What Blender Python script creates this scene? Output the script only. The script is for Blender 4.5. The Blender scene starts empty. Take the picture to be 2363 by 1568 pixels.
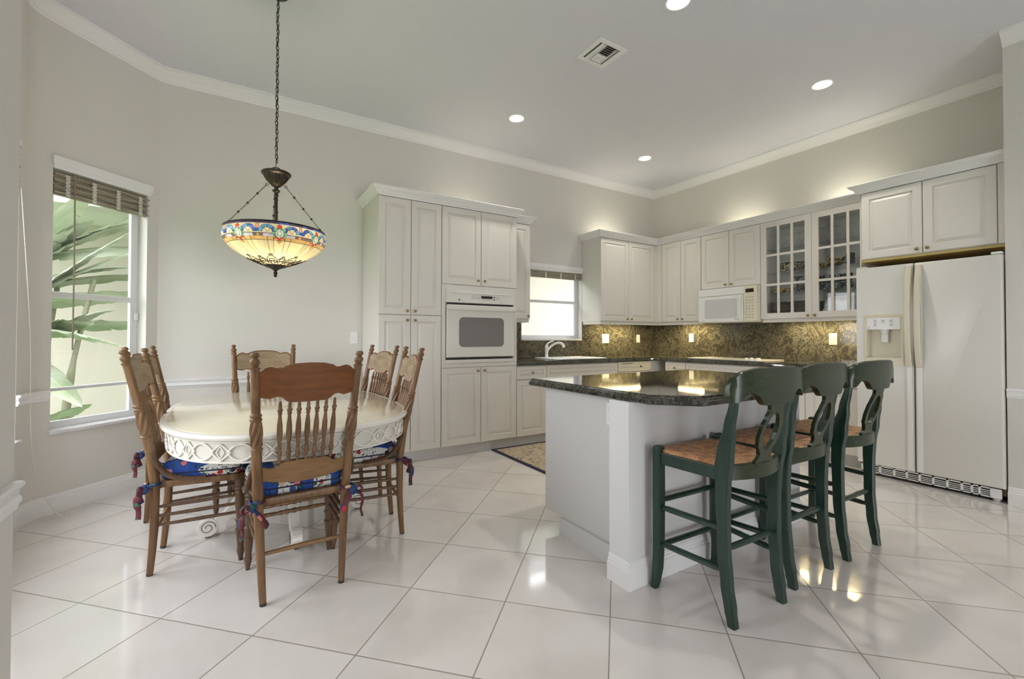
import bpy, math, random
from math import sin, cos, pi, radians, sqrt, atan2, exp
from mathutils import Vector, Matrix, noise
random.seed(7)
S = bpy.context.scene
C = S.collection
# ------------------------------------------------------------------ camera
cam_d = bpy.data.cameras.new('camera'); cam = bpy.data.objects.new('camera', cam_d); C.objects.link(cam)
AZ, PIT, ROL, CH = 1.01945448, 0.0140471623, 0.00223795636, 1.17668
Fw = Vector((cos(PIT)*cos(AZ), cos(PIT)*sin(AZ), sin(PIT))); Rt = Vector((sin(AZ), -cos(AZ), 0)); Up = Rt.cross(Fw)
R2 = cos(ROL)*Rt + sin(ROL)*Up; U2 = -sin(ROL)*Rt + cos(ROL)*Up
m = Matrix((R2, U2, -Fw)).transposed().to_4x4(); m.translation = (0, 0, CH); cam.matrix_world = m
cam_d.sensor_width = 36; cam_d.lens = 1030.546/2363*36
cam_d.shift_x = 5.32/2363; cam_d.shift_y = -20.504/2363
cam_d.clip_start = 0.05; cam_d.clip_end = 200
S.camera = cam
# ------------------------------------------------------------------ world, lights, exposure
S.view_settings.view_transform = 'Standard'; S.view_settings.look = 'None'; S.view_settings.gamma = 1
S.view_settings.use_curve_mapping = False; S.view_settings.exposure = 1.04
S.cycles.use_denoising = True
S.cycles.max_bounces = 8; S.cycles.diffuse_bounces = 4; S.cycles.glossy_bounces = 4; S.cycles.transmission_bounces = 6
S.cycles.transparent_max_bounces = 12; S.cycles.caustics_reflective = False; S.cycles.caustics_refractive = False
S.cycles.sample_clamp_indirect = 6
W = bpy.data.worlds.new('sky'); S.world = W; W.use_nodes = True
W.node_tree.nodes['Background'].inputs[0].default_value = (0.93, 0.955, 1.0, 1)
W.node_tree.nodes['Background'].inputs[1].default_value = 3.4

def lamp(name, kind, loc, energy, color=(1, 1, 1), rot=(0, 0, 0), size=1, size_y=None, portal=False, spot=None, blend=.6, spread=None):
    l = bpy.data.lights.new(name, kind); l.energy = energy; l.color = color
    if kind == 'AREA':
        l.size = size
        if size_y: l.shape = 'RECTANGLE'; l.size_y = size_y
        if spread: l.spread = spread
        if portal: l.cycles.is_portal = True
    else:
        l.shadow_soft_size = size
    if spot: l.spot_size = spot; l.spot_blend = blend
    o = bpy.data.objects.new(name, l); C.objects.link(o); o.location = loc; o.rotation_euler = rot
    return o
# added fill light in an unseen doorway behind the viewer
lamp('added_fill_back', 'AREA', (1.4, -4.52, 1.05), 10, (.97, .98, 1.0), (radians(90), 0, radians(0)), 1.78, 2.05)
# portals for the sky through the windows in view and the added hidden one
lamp('portal_bay', 'AREA', (-0.89, 4.39, 1.45), 1, rot=(radians(90), 0, radians(225)), size=.62, size_y=1.8, portal=True)
lamp('portal_left', 'AREA', (-1.22, 3.3, 1.45), 1, rot=(0, radians(-90), 0), size=1.8, size_y=1.0, portal=True)
lamp('portal_added_window', 'AREA', (-1.22, 2.12, 1.45), 1, rot=(0, radians(-90), 0), size=1.8, size_y=.9, portal=True)
lamp('portal_sink', 'AREA', (3.48, 4.72, 1.6), 1, rot=(radians(-90), 0, 0), size=.96, size_y=.9, portal=True)
# ------------------------------------------------------------------ material helpers
def new_mat(name):
    mt = bpy.data.materials.new(name); mt.use_nodes = True
    nt = mt.node_tree; b = nt.nodes['Principled BSDF']
    return mt, nt, b
def nd(nt, typ, **kw):
    n = nt.nodes.new(typ)
    for k, v in kw.items():
        if k.startswith('i_'):
            key = k[2:]; key = int(key) if key.isdigit() else key.replace('_', ' ')
            n.inputs[key].default_value = v
        else: setattr(n, k, v)
    return n
def lk(nt, a, b): nt.links.new(a, b)
def rgba(c): return (c[0], c[1], c[2], 1)
def ramp(nt, src, stops, interp='LINEAR'):
    r = nd(nt, 'ShaderNodeValToRGB'); r.color_ramp.interpolation = interp
    e = r.color_ramp.elements
    while len(e) > 1: e.remove(e[-1])
    e[0].position = stops[0][0]; e[0].color = rgba(stops[0][1])
    for p, c in stops[1:]:
        q = e.new(p); q.color = rgba(c)
    lk(nt, src, r.inputs[0]); return r.outputs[0]
def math_(nt, op, a, b=None, c=None):
    n = nd(nt, 'ShaderNodeMath', operation=op)
    for i, x in enumerate((a, b, c)):
        if x is None: continue
        if isinstance(x, (int, float)): n.inputs[i].default_value = x
        else: lk(nt, x, n.inputs[i])
    return n.outputs[0]
def mix_(nt, fac, a, b, mode='MIX'):
    n = nd(nt, 'ShaderNodeMix', data_type='RGBA', blend_type=mode)
    for i, x in ((0, fac), (6, a), (7, b)):
        if isinstance(x, (int, float)): n.inputs[i].default_value = x
        elif isinstance(x, tuple): n.inputs[i].default_value = rgba(x)
        else: lk(nt, x, n.inputs[i])
    return n.outputs[2]
def tex(nt, kind, scale, coord='Object', stretch=None, rot=None, **kw):
    tc = nd(nt, 'ShaderNodeTexCoord'); out = tc.outputs[coord]
    if stretch or rot:
        mp = nd(nt, 'ShaderNodeMapping')
        if stretch: mp.inputs['Scale'].default_value = stretch
        if rot: mp.inputs['Rotation'].default_value = rot
        lk(nt, out, mp.inputs[0]); out = mp.outputs[0]
    n = nd(nt, kind); lk(nt, out, n.inputs['Vector']); n.inputs['Scale'].default_value = scale
    for k, v in kw.items():
        if k in n.inputs: n.inputs[k].default_value = v
        else: setattr(n, k, v)
    return n
def bump_(nt, b, h, strength=.3, dist=.01):
    n = nd(nt, 'ShaderNodeBump'); n.inputs['Strength'].default_value = strength; n.inputs['Distance'].default_value = dist
    lk(nt, h, n.inputs['Height']); lk(nt, n.outputs[0], b.inputs['Normal'])
def simple(name, col, rough=.5, metal=0, bump=None, var=None, coat=0, emit=None, spec=None):
    mt, nt, b = new_mat(name)
    b.inputs['Base Color'].default_value = rgba(col); b.inputs['Roughness'].default_value = rough; b.inputs['Metallic'].default_value = metal
    if coat: b.inputs['Coat Weight'].default_value = coat; b.inputs['Coat Roughness'].default_value = .08
    if spec is not None: b.inputs['Specular IOR Level'].default_value = spec
    if var:
        t = tex(nt, 'ShaderNodeTexNoise', var[0], Detail=3)
        c2 = tuple(x*var[1] for x in col)
        lk(nt, ramp(nt, t.outputs[0], [(.35, c2), (.65, col)]), b.inputs['Base Color'])
    if bump:
        t = tex(nt, 'ShaderNodeTexNoise', bump[0], Detail=3); bump_(nt, b, t.outputs[0], bump[1], bump[2] if len(bump) > 2 else .003)
    if emit: b.inputs['Emission Color'].default_value = rgba(emit[0]); b.inputs['Emission Strength'].default_value = emit[1]
    return mt
M = {}
M['wall'] = simple('wall_paint', (.735, .715, .67), .75, bump=(90, .08))
M['ceiling'] = simple('ceiling_paint', (.76, .77, .83), .85, bump=(38, .55, .006))
M['trim'] = simple('trim_paint', (.88, .88, .88), .35)
M['cab'] = simple('cabinet_white', (.75, .72, .665), .38)
M['gap'] = simple('dark_gap', (.02, .018, .015), .8)
M['toe'] = simple('toe_kick', (.62, .61, .60), .5)
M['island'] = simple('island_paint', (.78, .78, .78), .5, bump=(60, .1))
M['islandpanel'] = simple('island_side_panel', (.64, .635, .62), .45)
M['brass'] = simple('antique_brass', (.33, .24, .09), .35, .9)
M['app'] = simple('appliance_white', (.76, .745, .695), .28, bump=(350, .06))
M['almond'] = simple('almond_plastic', (.74, .69, .53), .4)
M['white'] = simple('white_plastic', (.84, .84, .82), .3)
M['black'] = simple('black_plastic', (.012, .012, .012), .35)
M['dark'] = simple('dark_grey', (.10, .10, .10), .5)
M['chrome'] = simple('brushed_metal', (.7, .7, .7), .25, 1)
M['frame'] = simple('window_frame_white', (.78, .79, .80), .35)
M['sill'] = simple('marble_sill', (.80, .80, .80), .2, var=(9, .85))
M['bronze'] = simple('dark_bronze', (.045, .035, .028), .38, .7)
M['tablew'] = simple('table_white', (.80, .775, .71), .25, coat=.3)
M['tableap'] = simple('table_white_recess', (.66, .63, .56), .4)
M['tabletop'] = simple('table_cream_top', (.86, .79, .60), .16, coat=.5, var=(5, .95))
M['rubber'] = simple('rubber_tip', (.03, .03, .03), .7)
M['display'] = simple('display_glass', (.02, .012, .004), .1)
M['copper'] = simple('fridge_side', (.55, .42, .28), .5)
M['paintedwood'] = simple('under_cabinet_wood', (.72, .56, .22), .5)
M['lampglow'] = simple('lamp_glow', (1, 1, 1), .5, emit=((1, .95, .86), 9))
M['striplight'] = simple('strip_light', (1, 1, 1), .5, emit=((1, .86, .48), 2.6))
M['bulbglow'] = simple('bulb_glow', (1, 1, 1), .5, emit=((1, .85, .6), 3))
M['reflector'] = simple('can_reflector', (.9, .87, .8), .2)
M['ovenglass'] = simple('oven_glass', (.19, .175, .165), .06, spec=.8)
M['mwglass'] = simple('microwave_glass', (.62, .62, .62), .08)

def glassmat(name, tint=(1, 1, 1), fac=.08, rough=.02):
    mt = bpy.data.materials.new(name); mt.use_nodes = True; nt = mt.node_tree; nt.nodes.clear()
    o = nd(nt, 'ShaderNodeOutputMaterial'); t = nd(nt, 'ShaderNodeBsdfTransparent', i_Color=rgba(tint)); g = nd(nt, 'ShaderNodeBsdfGlossy', i_Roughness=rough)
    fr = nd(nt, 'ShaderNodeLayerWeight', i_Blend=.5); mx = nd(nt, 'ShaderNodeMixShader')
    f = math_(nt, 'ADD', math_(nt, 'MULTIPLY', math_(nt, 'POWER', fr.outputs['Facing'], 5.0), .8), fac+.03)
    lk(nt, f, mx.inputs[0]); lk(nt, t.outputs[0], mx.inputs[1]); lk(nt, g.outputs[0], mx.inputs[2]); lk(nt, mx.outputs[0], o.inputs[0])
    return mt
M['glass'] = glassmat('window_glass', (1, 1, 1), .0)
M['cabglass'] = glassmat('cabinet_glass', (.99, .99, .99), .0)
M['shelfglass'] = glassmat('shelf_glass', (.97, .99, .98), .02)
M['stemglass'] = glassmat('stem_glass', (.97, .98, .98), .03)

# floor tiles, laid diagonally
mt, nt, b = new_mat('floor_tile'); M['floor'] = mt
tc = nd(nt, 'ShaderNodeTexCoord'); sp = nd(nt, 'ShaderNodeSeparateXYZ'); lk(nt, tc.outputs['Object'], sp.inputs[0])
TA, TB, TC_, TD = 1.55093264, 1.55732234, 5.06586322, -3.2656357
X_, Y_ = sp.outputs[0], sp.outputs[1]
tx = math_(nt, 'ADD', math_(nt, 'SUBTRACT', math_(nt, 'MULTIPLY', X_, TA), math_(nt, 'MULTIPLY', Y_, TB)), TC_)
ty = math_(nt, 'ADD', math_(nt, 'ADD', math_(nt, 'MULTIPLY', X_, TB), math_(nt, 'MULTIPLY', Y_, TA)), TD)
def edge(v):
    f = math_(nt, 'FRACT', v); return math_(nt, 'MINIMUM', f, math_(nt, 'SUBTRACT', 1.0, f))
ed = math_(nt, 'MINIMUM', edge(tx), edge(ty))
grout = math_(nt, 'LESS_THAN', ed, .0055)
cb = nd(nt, 'ShaderNodeCombineXYZ'); lk(nt, math_(nt, 'FLOOR', tx), cb.inputs[0]); lk(nt, math_(nt, 'FLOOR', ty), cb.inputs[1])
wn = nd(nt, 'ShaderNodeTexWhiteNoise', noise_dimensions='2D'); lk(nt, cb.outputs[0], wn.inputs['Vector'])
n1 = nd(nt, 'ShaderNodeTexNoise', i_Scale=2.6, i_Detail=4.0); ad = nd(nt, 'ShaderNodeVectorMath', operation='ADD')
sc = nd(nt, 'ShaderNodeVectorMath', operation='SCALE', i_Scale=9.0); lk(nt, wn.outputs['Color'], sc.inputs[0])
lk(nt, tc.outputs['Object'], ad.inputs[0]); lk(nt, sc.outputs[0], ad.inputs[1]); lk(nt, ad.outputs[0], n1.inputs['Vector'])
base = ramp(nt, n1.outputs[0], [(.3, (.66, .615, .575)), (.5, (.76, .72, .685)), (.72, (.80, .775, .75))])
base = mix_(nt, .25, base, ramp(nt, wn.outputs['Value'], [(0, (.70, .655, .62)), (1, (.80, .77, .74))]))
lk(nt, mix_(nt, grout, base, (.30, .27, .235)), b.inputs['Base Color'])
n2 = nd(nt, 'ShaderNodeTexNoise', i_Scale=34.0, i_Detail=3.0); lk(nt, tc.outputs['Object'], n2.inputs['Vector'])
n3 = nd(nt, 'ShaderNodeTexNoise', i_Scale=3.0, i_Detail=1.0); lk(nt, tc.outputs['Object'], n3.inputs['Vector'])
hgt = math_(nt, 'ADD', math_(nt, 'MULTIPLY', n2.outputs[0], .06), math_(nt, 'MULTIPLY', math_(nt, 'MINIMUM', ed, .012), 40))
hgt = math_(nt, 'ADD', hgt, math_(nt, 'MULTIPLY', n3.outputs[0], .25))
bump_(nt, b, hgt, .35, .006)
lk(nt, mix_(nt, grout, (.13, .13, .13), (.7, .7, .7)), b.inputs['Roughness'])
b.inputs['Coat Weight'].default_value = .75; b.inputs['Coat IOR'].default_value = 1.5; b.inputs['Coat Roughness'].default_value = .07

# granite
def granite(name, dark, mid, light, sc=9, rough=.06, st=(1, 1, 1), warp=.25):
    mt, nt, b = new_mat(name)
    tc = nd(nt, 'ShaderNodeTexCoord'); wn_ = nd(nt, 'ShaderNodeTexNoise', i_Scale=2.3, i_Detail=2.0); lk(nt, tc.outputs['Object'], wn_.inputs['Vector'])
    sc_ = nd(nt, 'ShaderNodeVectorMath', operation='SCALE', i_Scale=warp*3); lk(nt, wn_.outputs['Color'], sc_.inputs[0])
    ad_ = nd(nt, 'ShaderNodeVectorMath', operation='ADD'); lk(nt, tc.outputs['Object'], ad_.inputs[0]); lk(nt, sc_.outputs[0], ad_.inputs[1])
    mp = nd(nt, 'ShaderNodeMapping'); mp.inputs['Rotation'].default_value = (.7, .6, .5); mp.inputs['Scale'].default_value = st; lk(nt, ad_.outputs[0], mp.inputs[0])
    a = nd(nt, 'ShaderNodeTexNoise', i_Scale=sc, i_Detail=7.0, i_Roughness=.62, i_Distortion=1.0); lk(nt, mp.outputs[0], a.inputs['Vector'])
    w = tex(nt, 'ShaderNodeTexNoise', 55, Detail=4, Roughness=.7, Distortion=.6)
    v = math_(nt, 'ADD', math_(nt, 'MULTIPLY', a.outputs[0], .62), math_(nt, 'MULTIPLY', w.outputs[0], .38))
    col = ramp(nt, v, [(.34, dark), (.43, mid), (.47, dark), (.515, light), (.56, mid), (.60, dark), (.65, light), (.72, dark)])
    lk(nt, col, b.inputs['Base Color']); b.inputs['Roughness'].default_value = rough
    return mt
M['granite'] = granite('granite_counter', (.012, .013, .011), (.045, .043, .032), (.12, .115, .09), 7, .05, (1, 3, 1))
M['splash'] = granite('granite_backsplash', (.016, .016, .014), (.09, .082, .06), (.21, .19, .135), 5, .07, (1, 3.2, 1), .35)

# woods
def wood(name, c1, c2, scale=3, st=(14, 14, 1), rough=.4, bmp=.15):
    mt, nt, b = new_mat(name)
    a = tex(nt, 'ShaderNodeTexNoise', scale, stretch=st, Detail=6, Roughness=.6, Distortion=.4)
    lk(nt, ramp(nt, a.outputs[0], [(.3, c1), (.7, c2)]), b.inputs['Base Color']); b.inputs['Roughness'].default_value = rough
    bump_(nt, b, a.outputs[0], bmp, .002); return mt
M['oak_post'] = wood('weathered_oak', (.10, .048, .018), (.25, .135, .058), rough=.42)
M['oak_crest'] = wood('golden_oak', (.13, .042, .009), (.23, .078, .019), st=(2, 14, 14), rough=.34)
M['oak_front'] = wood('pale_pressed_oak', (.22, .155, .09), (.38, .285, .18), st=(2, 12, 12), rough=.45)
M['oak_dark'] = wood('dark_oak', (.07, .036, .018), (.16, .09, .048), rough=.45)
M['green'] = wood('dark_green_stain', (.006, .024, .015), (.016, .048, .032), 4, (10, 10, 1.2), .30, .12)
M['greencrest'] = wood('dark_green_stain_crest', (.010, .022, .008), (.030, .046, .018), 4, (2, 9, 9), .27, .12)

# rush seat
mt, nt, b = new_mat('woven_rush'); M['rush'] = mt
tc = nd(nt, 'ShaderNodeTexCoord'); sp = nd(nt, 'ShaderNodeSeparateXYZ'); lk(nt, tc.outputs['Object'], sp.inputs[0])
ax = math_(nt, 'ABSOLUTE', sp.outputs[0]); ay = math_(nt, 'ABSOLUTE', math_(nt, 'SUBTRACT', sp.outputs[1], .19))
mn = math_(nt, 'MINIMUM', ax, ay)
ns = nd(nt, 'ShaderNodeTexNoise', i_Scale=26.0, i_Detail=3.0); lk(nt, tc.outputs['Object'], ns.inputs['Vector'])
wv = math_(nt, 'SINE', math_(nt, 'ADD', math_(nt, 'MULTIPLY', mn, 900), math_(nt, 'MULTIPLY', ns.outputs[0], 14)))
v = math_(nt, 'ADD', math_(nt, 'MULTIPLY', wv, .22), ns.outputs[0])
lk(nt, ramp(nt, v, [(.20, (.14, .045, .014)), (.42, (.46, .18, .07)), (.70, (.78, .46, .24))]), b.inputs['Base Color'])
b.inputs['Roughness'].default_value = .55; bump_(nt, b, wv, .5, .002)

# floral cushion fabric
def floral(name, sx, ground2=(.70, .70, .66), blue=(.014, .06, .33)):
    mt, nt, b = new_mat(name)
    tc = nd(nt, 'ShaderNodeTexCoord'); sp = nd(nt, 'ShaderNodeSeparateXYZ'); lk(nt, tc.outputs['Object'], sp.inputs[0])
    st = math_(nt, 'SINE', math_(nt, 'ADD', math_(nt, 'MULTIPLY', sp.outputs[0], sx), 1.2))
    band = math_(nt, 'GREATER_THAN', st, .05)
    c0 = mix_(nt, band, ground2, blue)
    v = tex(nt, 'ShaderNodeTexVoronoi', 25, Randomness=1.0)
    pet = tex(nt, 'ShaderNodeTexNoise', 55, Detail=3)
    flower = math_(nt, 'LESS_THAN', math_(nt, 'ADD', v.outputs['Distance'], math_(nt, 'MULTIPLY', pet.outputs[0], .5)), .60)
    sel = nd(nt, 'ShaderNodeSeparateColor'); lk(nt, v.outputs['Color'], sel.inputs[0])
    fcol = ramp(nt, sel.outputs[0], [(0, (.45, .02, .03)), (.22, (.62, .17, .16)), (.36, (.02, .02, .03)), (.55, (.04, .16, .10)), (.7, (.60, .42, .26)), (.82, (.04, .08, .25))], 'CONSTANT')
    lf = tex(nt, 'ShaderNodeTexNoise', 48, Detail=2, Distortion=1.5)
    leaf = math_(nt, 'GREATER_THAN', lf.outputs[0], .57)
    c1 = mix_(nt, leaf, c0, ramp(nt, pet.outputs[0], [(.4, (.01, .012, .02)), (.6, (.03, .12, .09))]))
    keep = math_(nt, 'GREATER_THAN', sel.outputs[1], .25)
    lk(nt, mix_(nt, math_(nt, 'MULTIPLY', flower, keep), c1, fcol), b.inputs['Base Color'])
    b.inputs['Roughness'].default_value = .8; bump_(nt, b, pet.outputs[0], .2, .002)
    return mt
M['floral'] = floral('floral_cushion', 42)
M['floral_tie'] = floral('floral_tie', 90, (.13, .018, .03), (.012, .04, .16))
# rug
mt, nt, b = new_mat('oriental_rug'); M['rug'] = mt
a = tex(nt, 'ShaderNodeTexNoise', 6.5, stretch=(1, 1.3, 1), Detail=3, Distortion=3.5); v = tex(nt, 'ShaderNodeTexVoronoi', 14, Randomness=.8)
c0 = ramp(nt, a.outputs[0], [(.30, (.08, .10, .16)), (.36, (.42, .34, .21)), (.46, (.58, .49, .34)), (.50, (.25, .11, .07)), (.53, (.50, .44, .32)), (.60, (.52, .47, .35)), (.64, (.03, .035, .07)), (.68, (.42, .36, .20))], 'CONSTANT')
c1 = mix_(nt, math_(nt, 'LESS_THAN', v.outputs['Distance'], .16), c0, (.10, .12, .20))
lk(nt, c1, b.inputs['Base Color']); b.inputs['Roughness'].default_value = .95
M['rugedge'] = simple('navy_binding', (.02, .022, .05), .9)
# bamboo blind
mt, nt, b = new_mat('bamboo_weave'); M['bamboo'] = mt
w = tex(nt, 'ShaderNodeTexNoise', 6, stretch=(1, 1, 40), Detail=4)
lk(nt, ramp(nt, w.outputs[0], [(.3, (.20, .165, .11)), (.5, (.42, .37, .28)), (.7, (.56, .52, .43))]), b.inputs['Base Color']); b.inputs['Roughness'].default_value = .7
bump_(nt, b, w.outputs[0], .5, .004)
M['cord'] = simple('cotton_cord', (.8, .78, .7), .8)
M['wand'] = simple('wand_brown', (.30, .24, .17), .5)
# outside
M['stucco'] = simple('cream_stucco', (.48, .44, .375), .9, bump=(40, .3))
M['soffit'] = simple('white_soffit', (.85, .85, .85), .6)
mt, nt, b = new_mat('palm_leaf'); M['leaf'] = mt
g = tex(nt, 'ShaderNodeTexNoise', 3, Detail=3); lk(nt, ramp(nt, g.outputs[0], [(.35, (.27, .33, .20)), (.65, (.50, .54, .43))]), b.inputs['Base Color']); b.inputs['Roughness'].default_value = .35
M['stem'] = simple('plant_stem', (.20, .20, .13), .7)
M['grass'] = simple('lawn', (.12, .22, .06), .9, var=(3, .7))
# crockery
M['plate'] = simple('olive_plate', (.26, .19, .05), .25)
M['platerim'] = simple('black_rim', (.02, .018, .015), .25)
def speckle(name, c1, c2, sc=60, c3=None):
    mt, nt, b = new_mat(name); v = tex(nt, 'ShaderNodeTexNoise', sc, Detail=2, Distortion=1)
    st = [(.44, c1), (.5, c2)] + ([(.6, c3)] if c3 else [])
    lk(nt, ramp(nt, v.outputs[0], st, 'CONSTANT'), b.inputs['Base Color']); b.inputs['Roughness'].default_value = .2; return mt
M['pattern'] = speckle('black_white_pattern', (.015, .015, .012), (.62, .58, .42))
M['cup'] = speckle('blue_grey_glaze', (.03, .04, .07), (.12, .16, .15), 40, (.35, .36, .30))
M['yellow'] = speckle('yellow_pattern', (.03, .025, .015), (.62, .45, .12), 30)
M['bag'] = simple('clear_plastic_bag', (.75, .78, .76), .15, bump=(18, 1.0, .03))
M['interior'] = simple('cabinet_interior', (.92, .92, .92), .5)

# ------------------------------------------------------------------ mesh builder
class MB:
    def __init__(s): s.v = []; s.f = []; s.m = []; s.cur = 0; s.T = Matrix()
    def add(s, vs, fs):
        n = len(s.v); T = s.T
        s.v += [tuple(T @ Vector(v)) for v in vs]; s.f += [tuple(n+i for i in f) for f in fs]; s.m += [s.cur]*len(fs)
    def box(s, x0, x1, y0, y1, z0, z1):
        s.add([(x0, y0, z0), (x1, y0, z0), (x1, y1, z0), (x0, y1, z0), (x0, y0, z1), (x1, y0, z1), (x1, y1, z1), (x0, y1, z1)],
              [(0, 3, 2, 1), (4, 5, 6, 7), (0, 1, 5, 4), (1, 2, 6, 5), (2, 3, 7, 6), (3, 0, 4, 7)]); return s
    def rings(s, rings, closed=True, cap0=True, cap1=True, loop=False):
        n = len(rings[0]); vs = [p for r in rings for p in r]; fs = []
        R = len(rings)
        for k in range(R if loop else R-1):
            a = k*n; b2 = ((k+1) % R)*n
            for i in range(n if closed else n-1):
                j = (i+1) % n; fs.append((a+i, a+j, b2+j, b2+i))
        if not loop:
            if cap0: fs.append(tuple(range(n-1, -1, -1)))
            if cap1: fs.append(tuple((R-1)*n+i for i in range(n)))
        s.add(vs, fs); return s
    def lathe(s, prof, c=(0, 0, 0), axis='z', seg=24, cap0=True, cap1=True, mod=None):
        rs = []
        for r, z in prof:
            ring = []
            for i in range(seg):
                a = 2*pi*i/seg; rr = r*(mod(a, z) if mod else 1)
                p = (rr*cos(a), rr*sin(a), z)
                if axis == 'x': p = (z, rr*cos(a), rr*sin(a))
                elif axis == 'y': p = (rr*cos(a), z, -rr*sin(a))
                ring.append((p[0]+c[0], p[1]+c[1], p[2]+c[2]))
            rs.append(ring)
        return s.rings(rs, cap0=cap0, cap1=cap1)
    def tube(s, pts, r, seg=8, closed=False, flat=1.0, sec=None):
        P = [Vector(p) for p in pts]; n = len(P); rs = []
        rad = r if isinstance(r, (list, tuple)) else [r]*n
        up = None
        for i in range(n):
            if closed: t = (P[(i+1) % n]-P[i-1])
            else: t = (P[min(i+1, n-1)]-P[max(i-1, 0)])
            t.normalize()
            if up is None:
                up = Vector((0, 0, 1)) if abs(t.z) < .9 else Vector((1, 0, 0))
            a = (up - t*up.dot(t)); a.normalize(); b2 = t.cross(a); up = a
            ring = []
            for k in range(seg):
                th = 2*pi*(k+.5)/seg
                ring.append(tuple(P[i] + (a*sin(th)*flat + b2*cos(th))*rad[i]))
            rs.append(ring)
        return s.rings(rs, loop=closed)
    def prism(s, poly, h0, h1, f=lambda a, b2, c: (a, b2, c)):
        return s.rings([[f(a, b2, h0) for a, b2 in poly], [f(a, b2, h1) for a, b2 in poly]])
    def sweep(s, path, prof, side=1, closed=False):
        n = len(path); rs = []
        for i in range(n):
            p = Vector(path[i])
            d0 = (p-Vector(path[i-1])).normalized() if (i > 0 or closed) else None
            d1 = (Vector(path[(i+1) % n])-p).normalized() if (i < n-1 or closed) else None
            if d0 is None: d0 = d1
            if d1 is None: d1 = d0
            n0 = Vector((-d0.y, d0.x))*side; n1 = Vector((-d1.y, d1.x))*side
            bis = (n0+n1); bis = bis/ max(1e-6, bis.dot(n0))
            rs.append([(p.x+bis.x*d, p.y+bis.y*d, z) for d, z in prof])
        return s.rings(rs, loop=closed)
    def build(s, name, mat, parent=None, smooth=None, bevel=0, seg=2):
        me = bpy.data.meshes.new(name); me.from_pydata(s.v, [], s.f)
        mats = mat if isinstance(mat, (list, tuple)) else [mat]
        for q in mats: me.materials.append(M[q] if isinstance(q, str) else q)
        if len(mats) > 1: me.polygons.foreach_set('material_index', s.m)
        me.validate(); me.update()
        import bmesh
        bm = bmesh.new(); bm.from_mesh(me); bmesh.ops.recalc_face_normals(bm, faces=bm.faces); bm.to_mesh(me); bm.free()
        if smooth:
            me.polygons.foreach_set('use_smooth', [True]*len(me.polygons)); me.set_sharp_from_angle(angle=radians(smooth))
        o = bpy.data.objects.new(name, me); C.objects.link(o)
        if parent: o.parent = parent
        if bevel:
            md = o.modifiers.new('bevel', 'BEVEL'); md.width = bevel; md.segments = seg; md.limit_method = 'ANGLE'; md.angle_limit = radians(35)
        return o
def box(name, b6, mat, parent=None, bevel=0): return MB().box(*b6).build(name, mat, parent, bevel=bevel)
def tag(o, label, cat, group=None, kind=None):
    if label: o['label'] = label
    if cat: o['category'] = cat
    if group: o['group'] = group
    if kind: o['kind'] = kind
    return o
def struct(o): o['kind'] = 'structure'; return o
def thing(name, label, cat, loc=(0, 0, 0), rz=0, group=None):
    o = bpy.data.objects.new(name, None); C.objects.link(o); o.location = loc; o.rotation_euler = (0, 0, rz); o.empty_display_size = .1
    return tag(o, label, cat, group)
def copy_tree(o, parent=None):
    c = o.copy(); C.objects.link(c)
    if parent: c.parent = parent
    for ch in list(o.children): copy_tree(ch, c)
    return c
def interp(tab, z):
    if z <= tab[0][0]: return tab[0][1]
    for (a, va), (b2, vb) in zip(tab, tab[1:]):
        if z <= b2:
            t = (z-a)/(b2-a); t = t*t*(3-2*t); return va+(vb-va)*t
    return tab[-1][1]
def lin(tab, z):
    if z <= tab[0][0]: return tab[0][1]
    for (a, va), (b2, vb) in zip(tab, tab[1:]):
        if z <= b2: return va+(vb-va)*(z-a)/(b2-a)
    return tab[-1][1]

# ================================================================== SETTING
CZ = 3.36; YA = 4.60; XB = 5.385; XW = -1.12; K = (-.54, 4.60); Q2 = sqrt(.5)
box('floor', (-1.5, 5.7, -4.8, 4.9, -.06, 0), 'floor')['kind'] = 'structure'
box('ceiling', (-1.5, 5.7, -4.8, 4.9, CZ, CZ+.12), 'ceiling')['kind'] = 'structure'
# back wall with the sink window opening
SX0, SX1, SZ0, SZ1 = 3.0, 3.965, 1.15, 2.06
mb = MB(); mb.box(-.54, SX0, YA, YA+.15, 0, CZ); mb.box(SX1, XB+.15, YA, YA+.15, 0, CZ); mb.box(SX0, SX1, YA, YA+.15, 0, SZ0); mb.box(SX0, SX1, YA, YA+.15, SZ1, CZ)
struct(mb.build('wall_back', 'wall'))
struct(box('wall_right', (XB, XB+.15, .857, YA, 0, CZ), 'wall'))
struct(box('wall_right_front', (4.68, 5.6, -4.6, .857, 0, CZ), 'wall'))
mb = MB(); mb.box(-1.4, -.462, -4.6, 1.585, 0, CZ)
struct(mb.build('wall_left_front', 'wall'))
mb = MB(); mb.box(-.47, .5, -4.65, -4.5, 0, CZ); mb.box(2.3, 4.68, -4.65, -4.5, 0, CZ); mb.box(.5, 2.3, -4.65, -4.5, 2.1, CZ)
struct(mb.build('wall_front', 'wall'))
# bay wall (diagonal) with window, local frame: s along wall from the corner, t outward
BS0, BS1, BZ0, BZ1 = .09, .705, .545, 2.33
TB_ = Matrix.Translation((K[0], K[1], 0)) @ Matrix.Rotation(radians(225), 4, 'Z')  # local +x runs down-left, local -y is outward
mb = MB(); mb.T = TB_
mb.box(0, BS0, -.15, 0, 0, CZ); mb.box(BS0, BS1, -.15, 0, 0, BZ0); mb.box(BS0, BS1, -.15, 0, BZ1, CZ); mb.box(BS1, .745, -.15, 0, 0, CZ)
struct(mb.build('wall_bay', 'wall'))
# rounded corner and left wall with window
p1 = TB_ @ Vector((.745, 0, 0)); LY0, LY1 = 2.75, 3.845
ctr = Vector((XW+.18, 0, 0)); arc = []
r_ = .18; cx = XW+r_
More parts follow.
